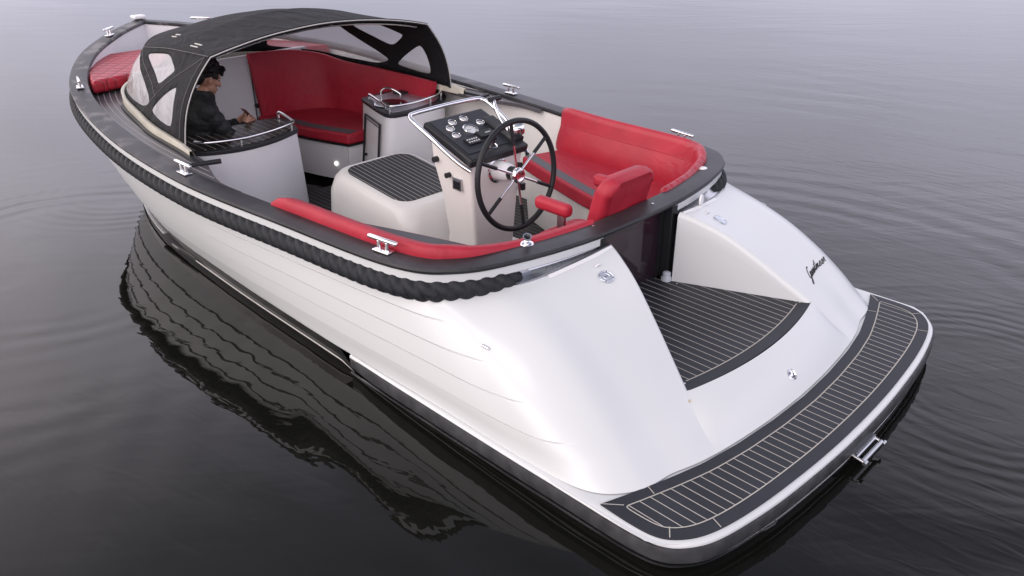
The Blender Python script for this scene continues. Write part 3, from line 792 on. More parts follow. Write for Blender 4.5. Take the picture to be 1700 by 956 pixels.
# ------------------------------------------------------------------ stern door
dr = MB()
dr.box((-.505, .0, .60), (.012, .64, .52), 1)
for y in (-.325, .325): dr.box((-.505, y, .60), (.05, .05, .56), 0)
dr.box((-.505, 0, .345), (.05, .68, .04), 0); dr.box((-.505, 0, .862), (.04, .68, .03), 0)
do = dr.build('stern_door', [M['blk'], M['tint']], boat, smooth=False)
MB().box((-.560, -.345, .60), (.06, .055, .50)).build('door_post', M['blk'], boat, bevel=.006)
MB().box((-.560, .345, .60), (.06, .055, .50)).build('door_post', M['blk'], boat, bevel=.006)
mb = MB(); mb.lathe((-.60, -.30, .366), (0, 0, 1), [(0, .034), (.02, .034), (.03, .026), (.05, .026), (.058, .018), (.06, .001)], 20)
mb.cyl((-.62, -.33, .37), (-.60, -.40, .375), .012, n=10); mb.build('door_stop', mat('grey_plastic', (.42, .46, .52), .4), boat)
MB().box((-.60, -.385, .375), (.05, .06, .02)).build('door_latch', M['blk'], boat, bevel=.004)

# ------------------------------------------------------------------ cushions along the coaming (loose, top-level)
def pad_along(s0, s1, sg, name, label, group, mat_, ztop=.93, thick0=.055, thick1=.15, zbot=.60):
    rows = []
    S = ring(s0, s1, 90)
    for i, s in enumerate(S):
        p, n = Gp(s), Gn(s); f = i/90; e = min(1, min(f, 1-f)/.035); e = sqrt(1-(1-e)**2) if e < 1 else 1
        zt = ztop+(p.z-.885)*.8-.045*sst(s, 7.6, 9.2); zb_ = lerp(zbot, zt-.10, sst(s, 9.6, 10.0)) if sg > 0 else zbot; zt = lerp(zb_+.14, zt, .75+.25*e)
        a0 = CW-.02; th = thick0
        pr = [(a0+.012, zbot), (a0+.004, zbot+.12), (a0, zt-.05), (a0+.004, zt-.015), (a0+.018, zt), (a0+.036, zt+.002), (a0+th, zt-.012), (a0+th+.012, zt-.045), (a0+th+.028, zt-.12), (a0+th+.03, zt-.125), (a0+thick1*.86, zt-.21), (a0+thick1, zbot+.05), (a0+thick1, zbot)]
        row = []
        for a, z in pr:
            ee = .3+.7*e; a_ = a0+(a-a0)*ee
            row.append(Vector((p.x+n.x*a_, sg*(p.y+n.y*a_), max(z, zb_))))
        rows.append(row)
    mb = MB(); mb.grid(rows, 0, closev=True); k = len(rows[0])
    mb.f.append(tuple(range(k))); mb.m.append(0); mb.f.append(tuple(len(mb.v)-k+i for i in range(k))); mb.m.append(0)
    o = mb.build(name, mat_, None, recenter=True, angle=60)
    return tag(o, label, 'cushion', group)
pad_along(5.76, 10.3, 1, 'backrest_cushion', 'long low red backrest cushion along the near gunwale', 'stern bench cushions', M['red'], thick0=.085, thick1=.17, ztop=.945)
bc_ = pad_along(5.62, 10.1, -1, 'backrest_cushion', 'tall wrinkled red backrest cushion in the far stern corner behind the helm chair', 'stern bench cushions', M['redw'], ztop=.95)

sm = MB(); q = []
for s in ring(5.72, 9.6, 60):
    p, n = Gp(s), Gn(s); zt = .95+(p.z-.885)*.8-.045*sst(s, 7.6, 9.2); a = p+n*(CW-.02+.087); q.append(Vector((a.x, -a.y, zt-.13))-bc_.location)
sm.tube(q, .0035, 6); sm.build('stitched_seam', M['red'], bc_)
# bench seats
SZ = .62
def seat_outline(sg):
    back = [Gp(s)+Gn(s)*(CW+.03) for s in ring(5.75, 9.75, 40)]
    fr = catmull([(back[-1].x+.06, back[-1].y-.01, 0), (-.15, .52, 0), (.21, .56, 0), (.75, .725, 0), (1.24, .90, 0)], 8)
    P = [Vector((p.x, sg*p.y, 0)) for p in back]+[Vector((p.x, sg*p.y, 0)) for p in fr]
    F = [Vector((p.x, sg*p.y, 0)) for p in fr]
    if area(P) < 0: P = P[::-1]
    return P, F
def shrink(P, d): return off_outline(P, d)
def seat(sg, label):
    P, F = seat_outline(sg); t = empty('bench_seat_cushion', (P[0].x*.0+.4, sg*1.0, SZ-.11)); tag(t, label, 'cushion', 'stern bench cushions')
    mb = MB(); mb.prism([(p.x-.4, p.y-sg*1.0) for p in P], 0, .11, 0); o = mb.build('pad', M['red'], t, bevel=.022, bseg=4, angle=50)
    rb = MB(); a = [p for p in F]; 
    G_ = [Vector((p.x-.4, p.y-sg*1.0, 0)) for p in F]
    rows = []
    for i in range(2, len(G_)):
        q = G_[i]; tt_ = (G_[min(i+1, len(G_)-1)]-G_[i-1]).normalized(); nn = Vector((-tt_.y, tt_.x, 0))
        if nn.y*sg < 0: nn = -nn
        rows.append([q+nn*.022+Vector((0, 0, .1115)), q+nn*.106+Vector((0, 0, .1115)), q+nn*.106+Vector((0, 0, .105))])
    rb.grid(rows); rb.build('stripe', M['grey'], t, smooth=False)
    # moulded base below, part of the boat
    Q = shrink(P, .03)
    mb = MB(); mb.prism([(p.x, p.y) for p in Q], FZ, SZ-.112, 0, scale_b=[(p.x, p.y+sg*.05) for p in Q]); mb.build('bench_base', M['gelb'], boat, bevel=.01, angle=50)
seat(-1, 'red seat cushion with grey front stripe on the far bench beyond the steering wheel')
seat(1, 'near bench seat cushion, only its grey stripe showing between engine box and near rail')
MB().box((-.0, -.53, .33), (.03, .02, .34)).build('bench_leg', M['steelr'], boat)

# ------------------------------------------------------------------ L-shaped sofa under the sprayhood
SF = catmull([(4.20, -.22, .52), (3.98, -.27, .52), (3.60, -.31, .52), (3.35, -.37, .52), (3.03, -.47, .52)], 8)
SJ = catmull([(4.20, -.26, 0), (4.18, -.60, 0), (4.02, -.93, 0), (3.75, -1.02, 0), (3.3, -1.12, 0), (3.0, -1.15, 0)], 8)
P = [Vector((p.x, p.y, 0)) for p in SF]+[Vector((p.x, p.y, 0)) for p in SJ[::-1][:-1]]
if area(P) < 0: P = P[::-1]
t = empty('sofa_seat_cushion', (3.5, -.75, .42)); tag(t, 'curved red seat cushion with grey inlay under the sprayhood, opposite the seated person', 'cushion')
mb = MB(); mb.prism([(p.x-3.5, p.y+.75) for p in P], 0, .10, 0); mb.build('pad', M['red'], t, bevel=.02, bseg=4, angle=50)
rows = []
for i in range(5, len(SF)):
    q = SF[i]; a = (SF[min(i+1, len(SF)-1)]-SF[i-1]).normalized(); nn = Vector((a.y, -a.x, 0)); 
    if nn.y > 0: nn = -nn
    wv = .11*sst(i, 4, 12)
    rows.append([Vector((q.x-3.5, q.y+.75, .1014))+nn*(.028), Vector((q.x-3.5, q.y+.75, .1014))+nn*(.03+wv)])
MB().grid(rows).build('inlay', M['grey'], t, smooth=False)
Q = shrink(P, .02); mb = MB(); mb.prism([(p.x, p.y) for p in Q], FZ, .405, 0); mb.prism([(p.x, p.y) for p in shrink(P, -.004)], .405, .418, 1)
sb = mb.build('locker_base', [M['geli'], M['blk']], boat, smooth=False)
lt = mat('lit_lamp', (1, 1, 1), .3); lt.node_tree.nodes['Principled BSDF'].inputs['Emission Color'].default_value = (1, .97, .9, 1); lt.node_tree.nodes['Principled BSDF'].inputs['Emission Strength'].default_value = 1.3
lp = MB(); lp.lathe((3.205, -.425, .215), (-.25, .95, .05), [(0, .02), (.006, .019), (.007, .001)], 20); lp.build('courtesy_lamp', lt, sb)
# backrest of the sofa
SJ = catmull([(4.20, -.26, 0), (4.18, -.60, 0), (4.02, -.93, 0), (3.75, -1.02, 0), (3.3, -1.12, 0), (2.70, -1.17, 0)], 8)
rows = []
TOPZ = catmull([(0, 0, 1.125), (1, 0, 1.10), (2, 0, 1.045), (3, 0, .985), (4, 0, .965), (5, 0, .945)], 8)
ST = catmull([(4.20, -.20, 0), (4.20, -.64, 0), (4.07, -.93, 0), (3.80, -1.055, 0), (3.3, -1.155, 0), (2.62, -1.205, 0)], 8)
for i in range(len(SJ)):
    a = SJ[i]; b = ST[i]; tn = (ST[min(i+1, len(ST)-1)]-ST[max(i-1, 0)]).normalized(); nn = Vector((tn.y, -tn.x, 0))
    if nn.dot(Vector((3.3, -.3, 0))-b) < 0: nn = -nn
    zt = TOPZ[i].z+.004; lo = Vector((a.x, a.y, .50)); hi = Vector((b.x, b.y, zt))
    th = .055
    rows.append([lo+nn*th, lo.lerp(hi, .5)+nn*(th+.012), lo.lerp(hi, .93)+nn*th, hi+nn*(th-.015), hi+nn*.01, hi-nn*.002-Vector((0, 0, .02)), lo-nn*.0])
mb = MB(); mb.grid(rows, 0, closev=True); k = 7; mb.f += [tuple(range(k)), tuple(len(mb.v)-k+i for i in range(k))]; mb.m += [0, 0]
tag(mb.build('sofa_back_cushion', M['red'], None, recenter=True, angle=60), 'tall curved dark red backrest cushion in the shade under the black sprayhood', 'cushion')

# sun pad on the foredeck
mb = MB(); O = [(4.28, 1.08), (4.75, .99), (5.15, .82), (5.38, .69), (5.46, .55), (5.48, 0)]
O = [Vector((x, y, 0)) for x, y in O]; P = O+[Vector((p.x, -p.y, 0)) for p in O[::-1][1:]]
P += [Vector((4.52, -.6, 0)), Vector((4.55, 0, 0)), Vector((4.52, .6, 0)), Vector((4.36, .9, 0))]
P = [Vector((x, y, 0)) for x, y in [(4.30, 1.20), (4.75, 1.08), (5.15, .90), (5.39, .75), (5.47, .60), (5.48, 0), (5.47, -.60), (5.39, -.75), (5.15, -.90), (4.75, -1.08), (4.30, -1.20), (4.45, -.6), (4.47, 0), (4.45, .6)]]
if area(P) < 0: P = P[::-1]
mb.prism([(p.x, p.y) for p in P], .955, 1.065, 0)
tag(mb.build('sun_pad', M['quilt'], None, recenter=True, bevel=.035, bseg=5, angle=50), 'diamond-quilted red sun pad lying on the foredeck in front of the sprayhood', 'cushion')

# ------------------------------------------------------------------ counters
def counter(outline_top, outline_bot, zt, name, mtop, edge=.03):
    mb = MB(); mb.prism(outline_top, FZ, zt-.03, 0, scale_b=outline_bot); o = mb.build(name, M['geli'], boat, smooth=True, bevel=.012, angle=45)
    P = [Vector((x, y, 0)) for x, y in outline_top]
    if area(P) < 0: P = P[::-1]
    Q = off_outline(P, -.012); mb = MB(); mb.prism([(p.x, p.y) for p in Q], zt-.034, zt, 0)
    e = mb.build('counter_edge', M['blk'], o, bevel=.008, angle=45)
    Q = off_outline(P, edge); mb = MB(); mb.prism([(p.x, p.y) for p in Q], zt-.004, zt+.0035, 0); mb.build('counter_top', mtop, o, smooth=False)
    return o
def rnd(P, k=2):
    P = [Vector((x, y, 0)) for x, y in P]
    for _ in range(k):
        Q = []
        for i in range(len(P)): a, b = P[i], P[(i+1) % len(P)]; Q += [a.lerp(b, .25), a.lerp(b, .75)]
        P = Q
    return [(p.x, p.y) for p in P]
# port planked counter
PT = [(2.66, .25), (2.63, .30), (2.52, .55), (2.50, .85), (2.62, 1.12), (2.80, 1.22), (3.05, 1.22), (3.08, 1.0), (3.10, .6), (3.10, .22), (2.9, .19)]
PB = [(2.86, .10), (2.82, .16), (2.62, .50), (2.56, .85), (2.62, 1.12), (2.80, 1.20), (3.05, 1.20), (3.1, 1.0), (3.14, .6), (3.18, .12), (3.0, .06)]
PT = rnd(PT); PB = rnd(PB)
pc = counter(PT, PB, .80, 'planked_counter', M['teakg'])
rl = MB(); rl.tube(catmull([(3.03, .20, .803), (3.03, .20, .845), (2.98, .20, .855), (2.72, .26, .855), (2.66, .30, .855), (2.57, .52, .855), (2.54, .80, .855), (2.62, 1.03, .855), (2.70, 1.10, .86)], 6), .012, 10)
for q in ((2.56, .80), (2.65, .31)): rl.cyl((*q, .80), (*q, .853), .010)
rl.build('counter_rail', M['steel'], pc)
# starboard sink counter
ST_ = [(3.05, -.69), (2.62, -.55), (2.46, -.52), (2.42, -.64), (2.42, -.9), (2.50, -1.18), (2.68, -1.36), (3.0, -1.38), (3.14, -1.38), (3.14, -1.0), (3.12, -.72)]
SB_ = [(3.05, -.58), (2.64, -.45), (2.48, -.42), (2.44, -.55), (2.42, -.8), (2.50, -1.12), (2.68, -1.32), (3.0, -1.36), (3.14, -1.36), (3.14, -1.0), (3.12, -.66)]
sc = counter(rnd(ST_), rnd(SB_), .80, 'sink_counter', M['inox'], .055)
# door on the inboard face
def facept(x, z):  # inboard face of the sink counter
    f = (.77-z)/(.77-FZ); y = lerp(lerp(-.69, -.545, (3.05-x)/.43), lerp(-.58, -.445, (3.05-x)/.43), f); return Vector((x, y+.014, z))
d = MB(); A = [facept(2.97, .69), facept(2.58, .69), facept(2.58, .10), facept(2.97, .10)]
nrmf = Vector((.18, 1, 0)).normalized()
def frame(mb, A, w_, mi=0):
    c = sum(A, Vector())/4
    for i in range(4):
        a, b = A[i], A[(i+1) % 4]; mb.tube([a, b], w_, 6, mi)
frame(d, A, .009); A2 = [a.lerp(sum(A, Vector())/4, .10) for a in A]; frame(d, A2, .004)
dd = d.build('counter_door', M['blk'], sc)
mb = MB(); mb.cyl(facept(2.91, .34)-Vector((0, .01, 0)), facept(2.91, .34)+Vector((0, .02, 0)), .012); mb.build('knob', M['blk'], dd)
rl = MB(); rl.tube(catmull([(2.99, -.70, .803), (2.98, -.70, .85), (2.92, -.685, .856), (2.62, -.59, .856), (2.50, -.58, .856), (2.46, -.70, .856), (2.47, -.92, .856), (2.56, -1.18, .858), (2.72, -1.32, .86), (2.85, -1.34, .86), (2.90, -1.34, .84), (2.90, -1.34, .80)], 6), .012, 10)
for q in ((2.53, -.585), (2.50, -1.02), (2.62, -1.25)): rl.cyl((*q, .80), (*q, .853), .010)
rl.build('counter_rail', M['steel'], sc)
sk_ = MB(); sk_.lathe((2.74, -.76, .803), (0, 0, 1), [(0, .155), (.006, .15), (.006, .13), (-.02, .12), (-.05, .09), (-.055, .001)], 36, 0); sk_.lathe((2.74, -.76, .8045), (0, 0, 1), [(0, .138), (.0055, .133), (.0056, .001)], 36, 1)
sk_.build('sink', [M['steel'], M['blkg']], sc)
fa = MB(); fa.tube(catmull([(2.93, -.80, .80), (2.93, -.80, .87), (2.90, -.83, .905), (2.84, -.86, .90), (2.78, -.90, .86), (2.78, -.90, .835)], 6), .008, 10); fa.build('tap', M['steel'], sc)
MB().box((2.98, -1.16, .812), (.10, .30, .018)).build('hob_lid', M['blk'], sc, bevel=.004)
# black planked step beside the far gunwale is the deck tongue edge

# ------------------------------------------------------------------ engine box
def rrect(cx, cy, hx, hy, r, n=6):
    P = []
    for sx, sy, a0 in ((1, 1, 0), (-1, 1, 90), (-1, -1, 180), (1, -1, 270)):
        for k in range(n+1): a = rad(a0+90*k/n); P.append((cx+sx*(hx-r)+r*cos(a), cy+sy*(hy-r)+r*sin(a)))
    return P
zf = lambda x: .545+.115*(x-1.34)
lev = [(0, 1.57, .53, .43, .10), (.18, 1.58, .52, .42, .11), (.36, 1.59, .515, .405, .13), (.455, 1.60, .475, .385, .15), (.49, 1.60, .445, .36, .15), (.500, 1.60, .42, .34, .14)]
rows = []
for h, cx, hx, hy, r in lev:
    rows.append([Vector((x+(0 if h > .3 else -.0), y, FZ+h/.5*(zf(x)-FZ))) for x, y in rrect(cx, 0, hx, hy, r)])
mb = MB(); mb.grid(rows, 0, closev=True); k = len(rows[0]); mb.f.append(tuple(len(mb.v)-k+i for i in range(k))); mb.m.append(0)
eb = mb.build('engine_box', M['gelb'], boat, angle=35)
pl = rrect(1.62, 0, .365, .31, .12); mb = MB(); mb.prism([(x, y, .115*(x-1.34)) for x, y in pl], .547, .553); mb.build('box_planking', M['teakb'], eb, smooth=False)
MB().prism([(x, y) for x, y in rrect(1.0, .0, .36, .46, .06)], FZ, .16).build('console_plinth', M['gelb'], boat, bevel=.01, angle=45)

# ------------------------------------------------------------------ helm console
def rows_console():
    L_ = [(.16, .64, .98, .185, .15), (.40, .62, .90, .19, .19), (.70, .61, .93, .215, .215), (.90, .60, .98, .235, .235)]
    rows = []
    for z, xa, xf, ya, yf in L_:
        r = []
        for (x, y) in ((xa, ya), (xf, yf), (xf, -yf), (xa, -ya)): r.append(Vector((x, y, z)))
        rows.append(r)
    rows.append([Vector((.59, .24, .965)), Vector((1.0, .24, 1.12)), Vector((1.0, -.24, 1.12)), Vector((.59, -.24, .965))])
    return rows
R_ = rows_console()
mb = MB(); mb.grid(R_, 0, closev=True); mb.f.append((len(mb.v)-4, len(mb.v)-3, len(mb.v)-2, len(mb.v)-1)); mb.m.append(0)
con = mb.build('helm_console', M['gelb'], boat, bevel=.022, bseg=4, angle=30)
# instrument panel: local frame  e1 = starboard(-Y), e2 = forward/up along the slope
PO = Vector((.79, 0, 1.083)); e2 = Vector((.445, 0, .157)).normalized(); e1 = Vector((0, -1, 0)); e3 = e1.cross(e2).normalized()
if e3.z < 0: e3 = -e3
PM = Matrix((e1, e2, e3)).transposed()
pp = lambda a, b, c=0: PO+e1*a+e2*b+e3*c
mb = MB(); mb.box(pp(0, 0, -.028), (.53, .50, .062), 0, PM); pn = mb.build('instrument_panel', M['blk'], con, bevel=.018, bseg=4, angle=40)
MB().box(pp(0, .02, .0055), (.46, .40, .004), 0, PM).build('panel_face', M['plain'], pn, bevel=.0015)
def gauge(a, b, r):
    mb = MB(); mb.lathe(pp(a, b, .006), e3, [(0, r), (.010, r), (.013, r*.94), (.011, r*.86)], 28, 0); mb.lathe(pp(a, b, .008), e3, [(.002, r*.88), (.0022, .001)], 28, 1)
    for k in range(9):
        an = rad(-45+k*270/8); d = e1*cos(an)+e2*sin(an); mb.tube([pp(a, b, .0112)+d*r*.62, pp(a, b, .0112)+d*r*.8], .0011*r/.03, 4, 2)
    an = rad(random.uniform(150, 230)); d = e1*cos(an)+e2*sin(an); mb.tube([pp(a, b, .0115)-d*r*.1, pp(a, b, .0115)+d*r*.6], .0012, 4, 2)
    mb.build('gauge', [M['steel'], M['gauge'], M['gmark']], pn)
gauge(-.02, .045, .056)
for a, b in ((-.155, .10), (-.17, .02), (-.09, .155), (.02, .165), (.105, .085)): gauge(a, b, .032)
mb = MB(); mb.box(pp(-.105, -.075, .013), (.115, .065, .012), 0, PM)
for i in range(5):
    for j in range(2): mb.box(pp(-.145+i*.020, -.062-j*.026, .0205), (.009, .011, .004), 1, PM)
mb.build('switch_block', [M['blkg'], M['gauge']], pn, smooth=False)
mb = MB(); mb.box(pp(.035, -.045, .018), (.13, .065, .022), 0, PM); mb.box(pp(.05, -.045, .0295), (.045, .008, .001), 1, PM); mb.build('ignition_cover', [M['blk'], M['gauge']], pn, bevel=.005)
MB().box(pp(.185, .03, .02), (.10, .15, .03), 0, PM).build('throttle_base', M['blk'], pn, bevel=.008)
js = MB(); js.lathe(pp(-.01, -.165, .006), e3, [(0, .036), (.008, .036), (.010, .030), (.004, .026)], 28, 0); js.lathe(pp(-.01, -.165, .006), e3, [(0, .024), (.012, .018), (.02, .012), (.05, .011), (.056, .017), (.075, .016), (.08, .001)], 20, 1)
js.build('thruster_joystick', [M['steel'], M['blk']], pn)
th = MB(); th.lathe(pp(.235, -.12, .05), (e1*.75+e2*-.25+e3*.3), [(-.055, .001), (-.05, .03), (-.03, .048), (0, .054), (.035, .052), (.05, .046), (.052, .030), (.053, .001)], 30, 0)
th.tube(catmull([pp(.20, -.10, .03), pp(.20, .0, .07), pp(.20, .07, .12), pp(.22, .12, .15)], 6), .013, 12, 0)
th.tube([pp(.18, .12, .15), pp(.28, .12, .15)], .018, 14, 1); th.lathe(pp(.235, -.12, .05)+(e1*.75+e2*-.25+e3*.3).normalized()*.054, (e1*.75+e2*-.25+e3*.3), [(0, .030), (.001, .0295), (.0012, .001)], 24, 2)
th.box(pp(.20, -.12, .012), (.12, .14, .03), 1, PM)
th.build('throttle_lever', [M['steel'], M['blk'], M['screen']], con)
# stainless hoop round the console
hp = MB(); hp.tube(catmull([(.57, .262, .93), (.66, .30, .985), (.85, .335, 1.10), (1.02, .345, 1.18), (1.085, .325, 1.205), (1.105, .26, 1.212), (1.11, 0, 1.215), (1.105, -.26, 1.212), (1.085, -.325, 1.205), (1.02, -.345, 1.18), (.85, -.335, 1.10), (.66, -.30, .985), (.57, -.262, .93)], 8), .015, 12)
hp.build('console_hoop', M['steel'], con)
# cup / compass box and small knobs on the port cheek
mb = MB(); mb.box((.735, .232, .80), (.085, .022, .085), 0); mb.box((.735, .245, .795), (.06, .004, .055), 1); mb.build('switch_panel', [M['steelr'], M['blkg']], con, bevel=.003)
MB().cyl((.815, .225, .845), (.815, .265, .845), .018).build('knob', M['blk'], con); MB().cyl((.93, .22, .93), (.93, .27, .93), .02).build('knob', M['blk'], con)
MB().cyl((.60, -.20, .86), (.57, -.20, .865), .02).build('knob', M['blk'], con); MB().box((.60, -.235, .70), (.05, .03, .05)).build('socket', M['blk'], con)

# steering wheel
WC = Vector((.395, .015, .888)); ax = Vector((-1, 0, .10)).normalized()
U = Vector((0, 1, 0)); V = ax.cross(U).normalized()
if V.z < 0: V = -V
wh = empty('steering_wheel', WC); wh.parent = boat
RW = .352
mb = MB(); mb.tube([U*RW*cos(2*pi*k/72)+V*RW*sin(2*pi*k/72) for k in range(72)], .0185, 14, closed=True); mb.build('rim', M['whl'], wh)
hb = MB(); hb.lathe((0, 0, 0), ax, [(-.03, .020), (-.02, .045), (0, .052), (.018, .052), (.026, .046), (.028, .036), (.024, .030), (.024, .001)], 30, 0); hb.build('hub', M['steel'], wh)
for k in range(6):
    a = rad(86+60*k); d = U*cos(a)+V*sin(a); mb = MB(); mb.cyl(d*.045, d*.225, .0085, n=10, mi=0); mb.tube([d*.20, d*.215, d*.30, d*(RW-.01)], .0125, 10, 1); mb.build('spoke', [M['steel'], M['whl']], wh)
mb = MB(); mb.lathe((.605, 0, .875), (-1, 0, .06), [(0, .088), (.012, .088), (.016, .080), (.018, .070)], 32, 1); mb.lathe((.60, 0, .875), (-1, 0, .06), [(0, .068), (.10, .062), (.12, .056), (.13, .046)], 32, 0); mb.lathe((.60, 0, .875), (-1, 0, .06), [(.12, .046), (.17, .042), (.20, .03)], 28, 2)
mb.build('steering_column', [M['geli'], M['steel'], M['blk']], con)

# ------------------------------------------------------------------ helm chair
hc = empty('helm_chair', (-.145, -.05, FZ-.035)); hc.parent = boat
def soft(name, mb, m, par, bev, seg=5, sub=0): return mb.build(name, m, par, bevel=bev, bseg=seg, angle=30)
mb = MB(); mb.lathe((0, 0, 0), (0, 0, 1), [(0, .16), (.02, .16), (.03, .06), (.05, .045), (.44, .04)], 24); mb.build('pedestal', M['steelr'], hc)
mb = MB(); mb.prism(rrect(.03, 0, .24, .235, .10), .47, .58); soft('seat', mb, M['red'], hc, .04)
mb = MB(); mb.prism(rrect(.06, 0, .12, .10, .05), .575, .586); mb.build('seat_inlay', M['grey'], hc, bevel=.004)
# backrest: rounded slab leaning aft
rows = []
Rb = Matrix.Rotation(rad(-14), 3, 'Y')
pr = rrect(0, 0, .235, .21, .09, 8)   # (across, up)
mb = MB(); front = [Vector((.05, a, b)) for a, b in pr]; back_ = [Vector((-.05, a*.97, b*.99)) for a, b in pr]
k = len(pr); vs = [Rb @ q + Vector((-.285+.045*(q.y/.235)**2, 0, .86)) for q in back_+front]
mb.add(vs, [(i, (i+1) % k, k+(i+1) % k, k+i) for i in range(k)]+[tuple(range(k))[::-1], tuple(range(k, 2*k))]); soft('backrest', mb, M['red'], hc, .032)
for sg in (1, -1):
    mb = MB(); mb.box((.035, sg*.275, .845), (.27, .075, .082)); soft('armrest', mb, M['red'], hc, .032)
    mb = MB(); mb.box((-.02, sg*.262, .66), (.055, .022, .32)); mb.box((-.02, sg*.235, .50), (.055, .075, .02)); mb.build('armrest_bracket', M['steelr'], hc, bevel=.004)

# ------------------------------------------------------------------ lettering on the starboard haunch
GL = {'G': (.62, [[(.55, .85), (.40, 1.0), (.18, .85), (.05, .5), (.12, .15), (.3, .05), (.48, .2), (.56, .52), (.5, .1), (.36, -.35), (.2, -.48), (.13, -.3), (.42, .0), (.62, .12)]]),
      'a': (.46, [[(.35, .40), (.2, .45), (.05, .25), (.12, .03), (.3, .15), (.37, .42), (.34, .08), (.46, .10)]]),
      's': (.38, [[(0, .10), (.2, .47), (.26, .2), (.15, .02), (.02, .06), (.2, .02), (.38, .10)]]),
      't': (.38, [[(0, .10), (.18, .5), (.24, .88), (.17, .3), (.22, .03), (.38, .10)], [(.04, .56), (.40, .60)]]),
      'm': (.64, [[(0, .1), (.1, .44), (.1, .02), (.12, .2), (.25, .45), (.29, .02), (.31, .2), (.44, .45), (.49, .04), (.64, .10)]]),
      'e': (.42, [[(0, .12), (.25, .25), (.25, .43), (.12, .43), (.07, .2), (.15, .02), (.3, .04), (.42, .12)]]),
      'r': (.40, [[(0, .1), (.12, .47), (.15, .38), (.28, .42), (.25, .1), (.40, .05)]])}
TXT = dict(s0=9.50, t0=.66, s1=8.62, t1=.655, h=.050)
def lettering():
    mb = MB(); word = 'Gaastmeer'; tot = sum(GL[c][0] for c in word); x = 0
    for ch in word:
        wd, st = GL[ch]
        for k in st:
            P = catmull([(px, py, 0) for px, py in k], 4); q = []
            for p in P:
                f = (x+p.x+p.y*.85)/tot; s = lerp(TXT['s0'], TXT['s1'], f); t = lerp(TXT['t0'], TXT['t1'], f)
                t -= p.y*TXT['h']*1.0
                a, n, u, v = on_haunch(s, t, -1); q.append(a+n*.0012)
            mb.tube(q, .0026, 5)
        x += wd
    mb.build('lettering', M['blk'], boat)
lettering()

# ------------------------------------------------------------------ sprayhood
EC = [Vector(p) for p in [(2.46, .985, 1.49), (2.90, .97, 1.468), (3.22, .955, 1.447), (3.52, .95, 1.415), (3.74, .915, 1.395), (4.04, .69, 1.412), (4.21, .35, 1.430), (4.27, 0, 1.44)]]
hood = empty('sprayhood', (2.5, 0, .93)); hood.parent = boat; HO = Vector((2.5, 0, .93))
def Wp(s, t, sg=1):
    b = cat1(BCV, s)+Vector((0, 0, -.022)); e = cat1(EC, s); p = b.lerp(e, t)
    tn = cat1(BCV, min(7, s+.05))-cat1(BCV, max(0, s-.05)); n = Vector((tn.y, -tn.x, 0)).normalized()
    if n.dot(Vector((3.4, 0, 0))-b) > 0: n = -n
    bul = interp(s, [0, .8, 1.6, 7], [.058, .04, .022, .03]); p += (n+Vector((0, 0, .35)))*bul*sin(pi*t)
    p += n*.006*noise.noise(Vector((s*2.2, t*3, sg)))*min(1, t*6)
    return Vector((p.x, sg*p.y, p.z))
def st_of(x, z):
    best = None
    for i in range(0, 91):
        for j in range(0, 51):
            s = i*4.5/90; t = j/50; p = Wp(s, t); d = (p.x-x)**2+(p.z-z)**2
            if best is None or d < best[0]: best = (d, s, t)
    return Vector((best[1], best[2]))
def chaikin(P, k=3, c=.2):
    for _ in range(k):
        Q = []
        for i in range(len(P)): a, b = P[i], P[(i+1) % len(P)]; Q += [a.lerp(b, c), a.lerp(b, 1-c)]
        P = Q; c = .25
    return P
win = {'rear': [st_of(2.725, 1.29), st_of(3.19, 1.02), st_of(2.715, .975)],
       'side': [st_of(3.57, 1.37), st_of(3.12, 1.425), st_of(2.86, 1.35), st_of(3.12, 1.205)],
       'quarter': [st_of(3.22, 1.07), st_of(3.42, 1.00), Vector((3.2, .10)), Vector((4.2, .12)), Vector((5.45, .13)), Vector((5.45, .90)), Vector((4.3, .90)), st_of(3.72, 1.35)],
       'front': [Vector((5.85, .13)), Vector((7.25, .13)), Vector((7.25, .90)), Vector((5.85, .90))]}
WN = {k: chaikin(v, 3, .12) for k, v in win.items()}
WN['front'] = [Vector((min(p.x, 7), p.y)) for p in WN['front']]
ff = []
for p in WN['front']:
    if not ff or (p-ff[-1]).length > 1e-4: ff.append(p)
WN['front'] = ff
def pin(P, x, y):
    r = False; j = len(P)-1
    for i in range(len(P)):
        if (P[i].y > y) != (P[j].y > y) and x < (P[j].x-P[i].x)*(y-P[i].y)/(P[j].y-P[i].y)+P[i].x: r = not r
        j = i
    return r
pts = []; edges = []
bd = [Vector((7*i/42, 0)) for i in range(42)]+[Vector((7, j/10)) for j in range(10)]+[Vector((7*(1-i/42), 1)) for i in range(42)]+[Vector((0, 1-j/10)) for j in range(10)]
def addloop(P):
    o = len(pts); pts.extend(P); n = len(P); edges.extend([(o+i, o+(i+1) % n) for i in range(n)])
addloop(bd)
for k, P in WN.items(): addloop(P)
for i in range(1, 42):
    for j in range(1, 10): pts.append(Vector((7*i/42+.013*((j*7) % 3-1), j/10+.006*((i*5) % 3-1))))
pts = [Vector((p.x, p.y)) for p in pts]
res = delaunay_2d_cdt(pts, edges, [], 1, 1e-6)
CV, CF = res[0], res[2]
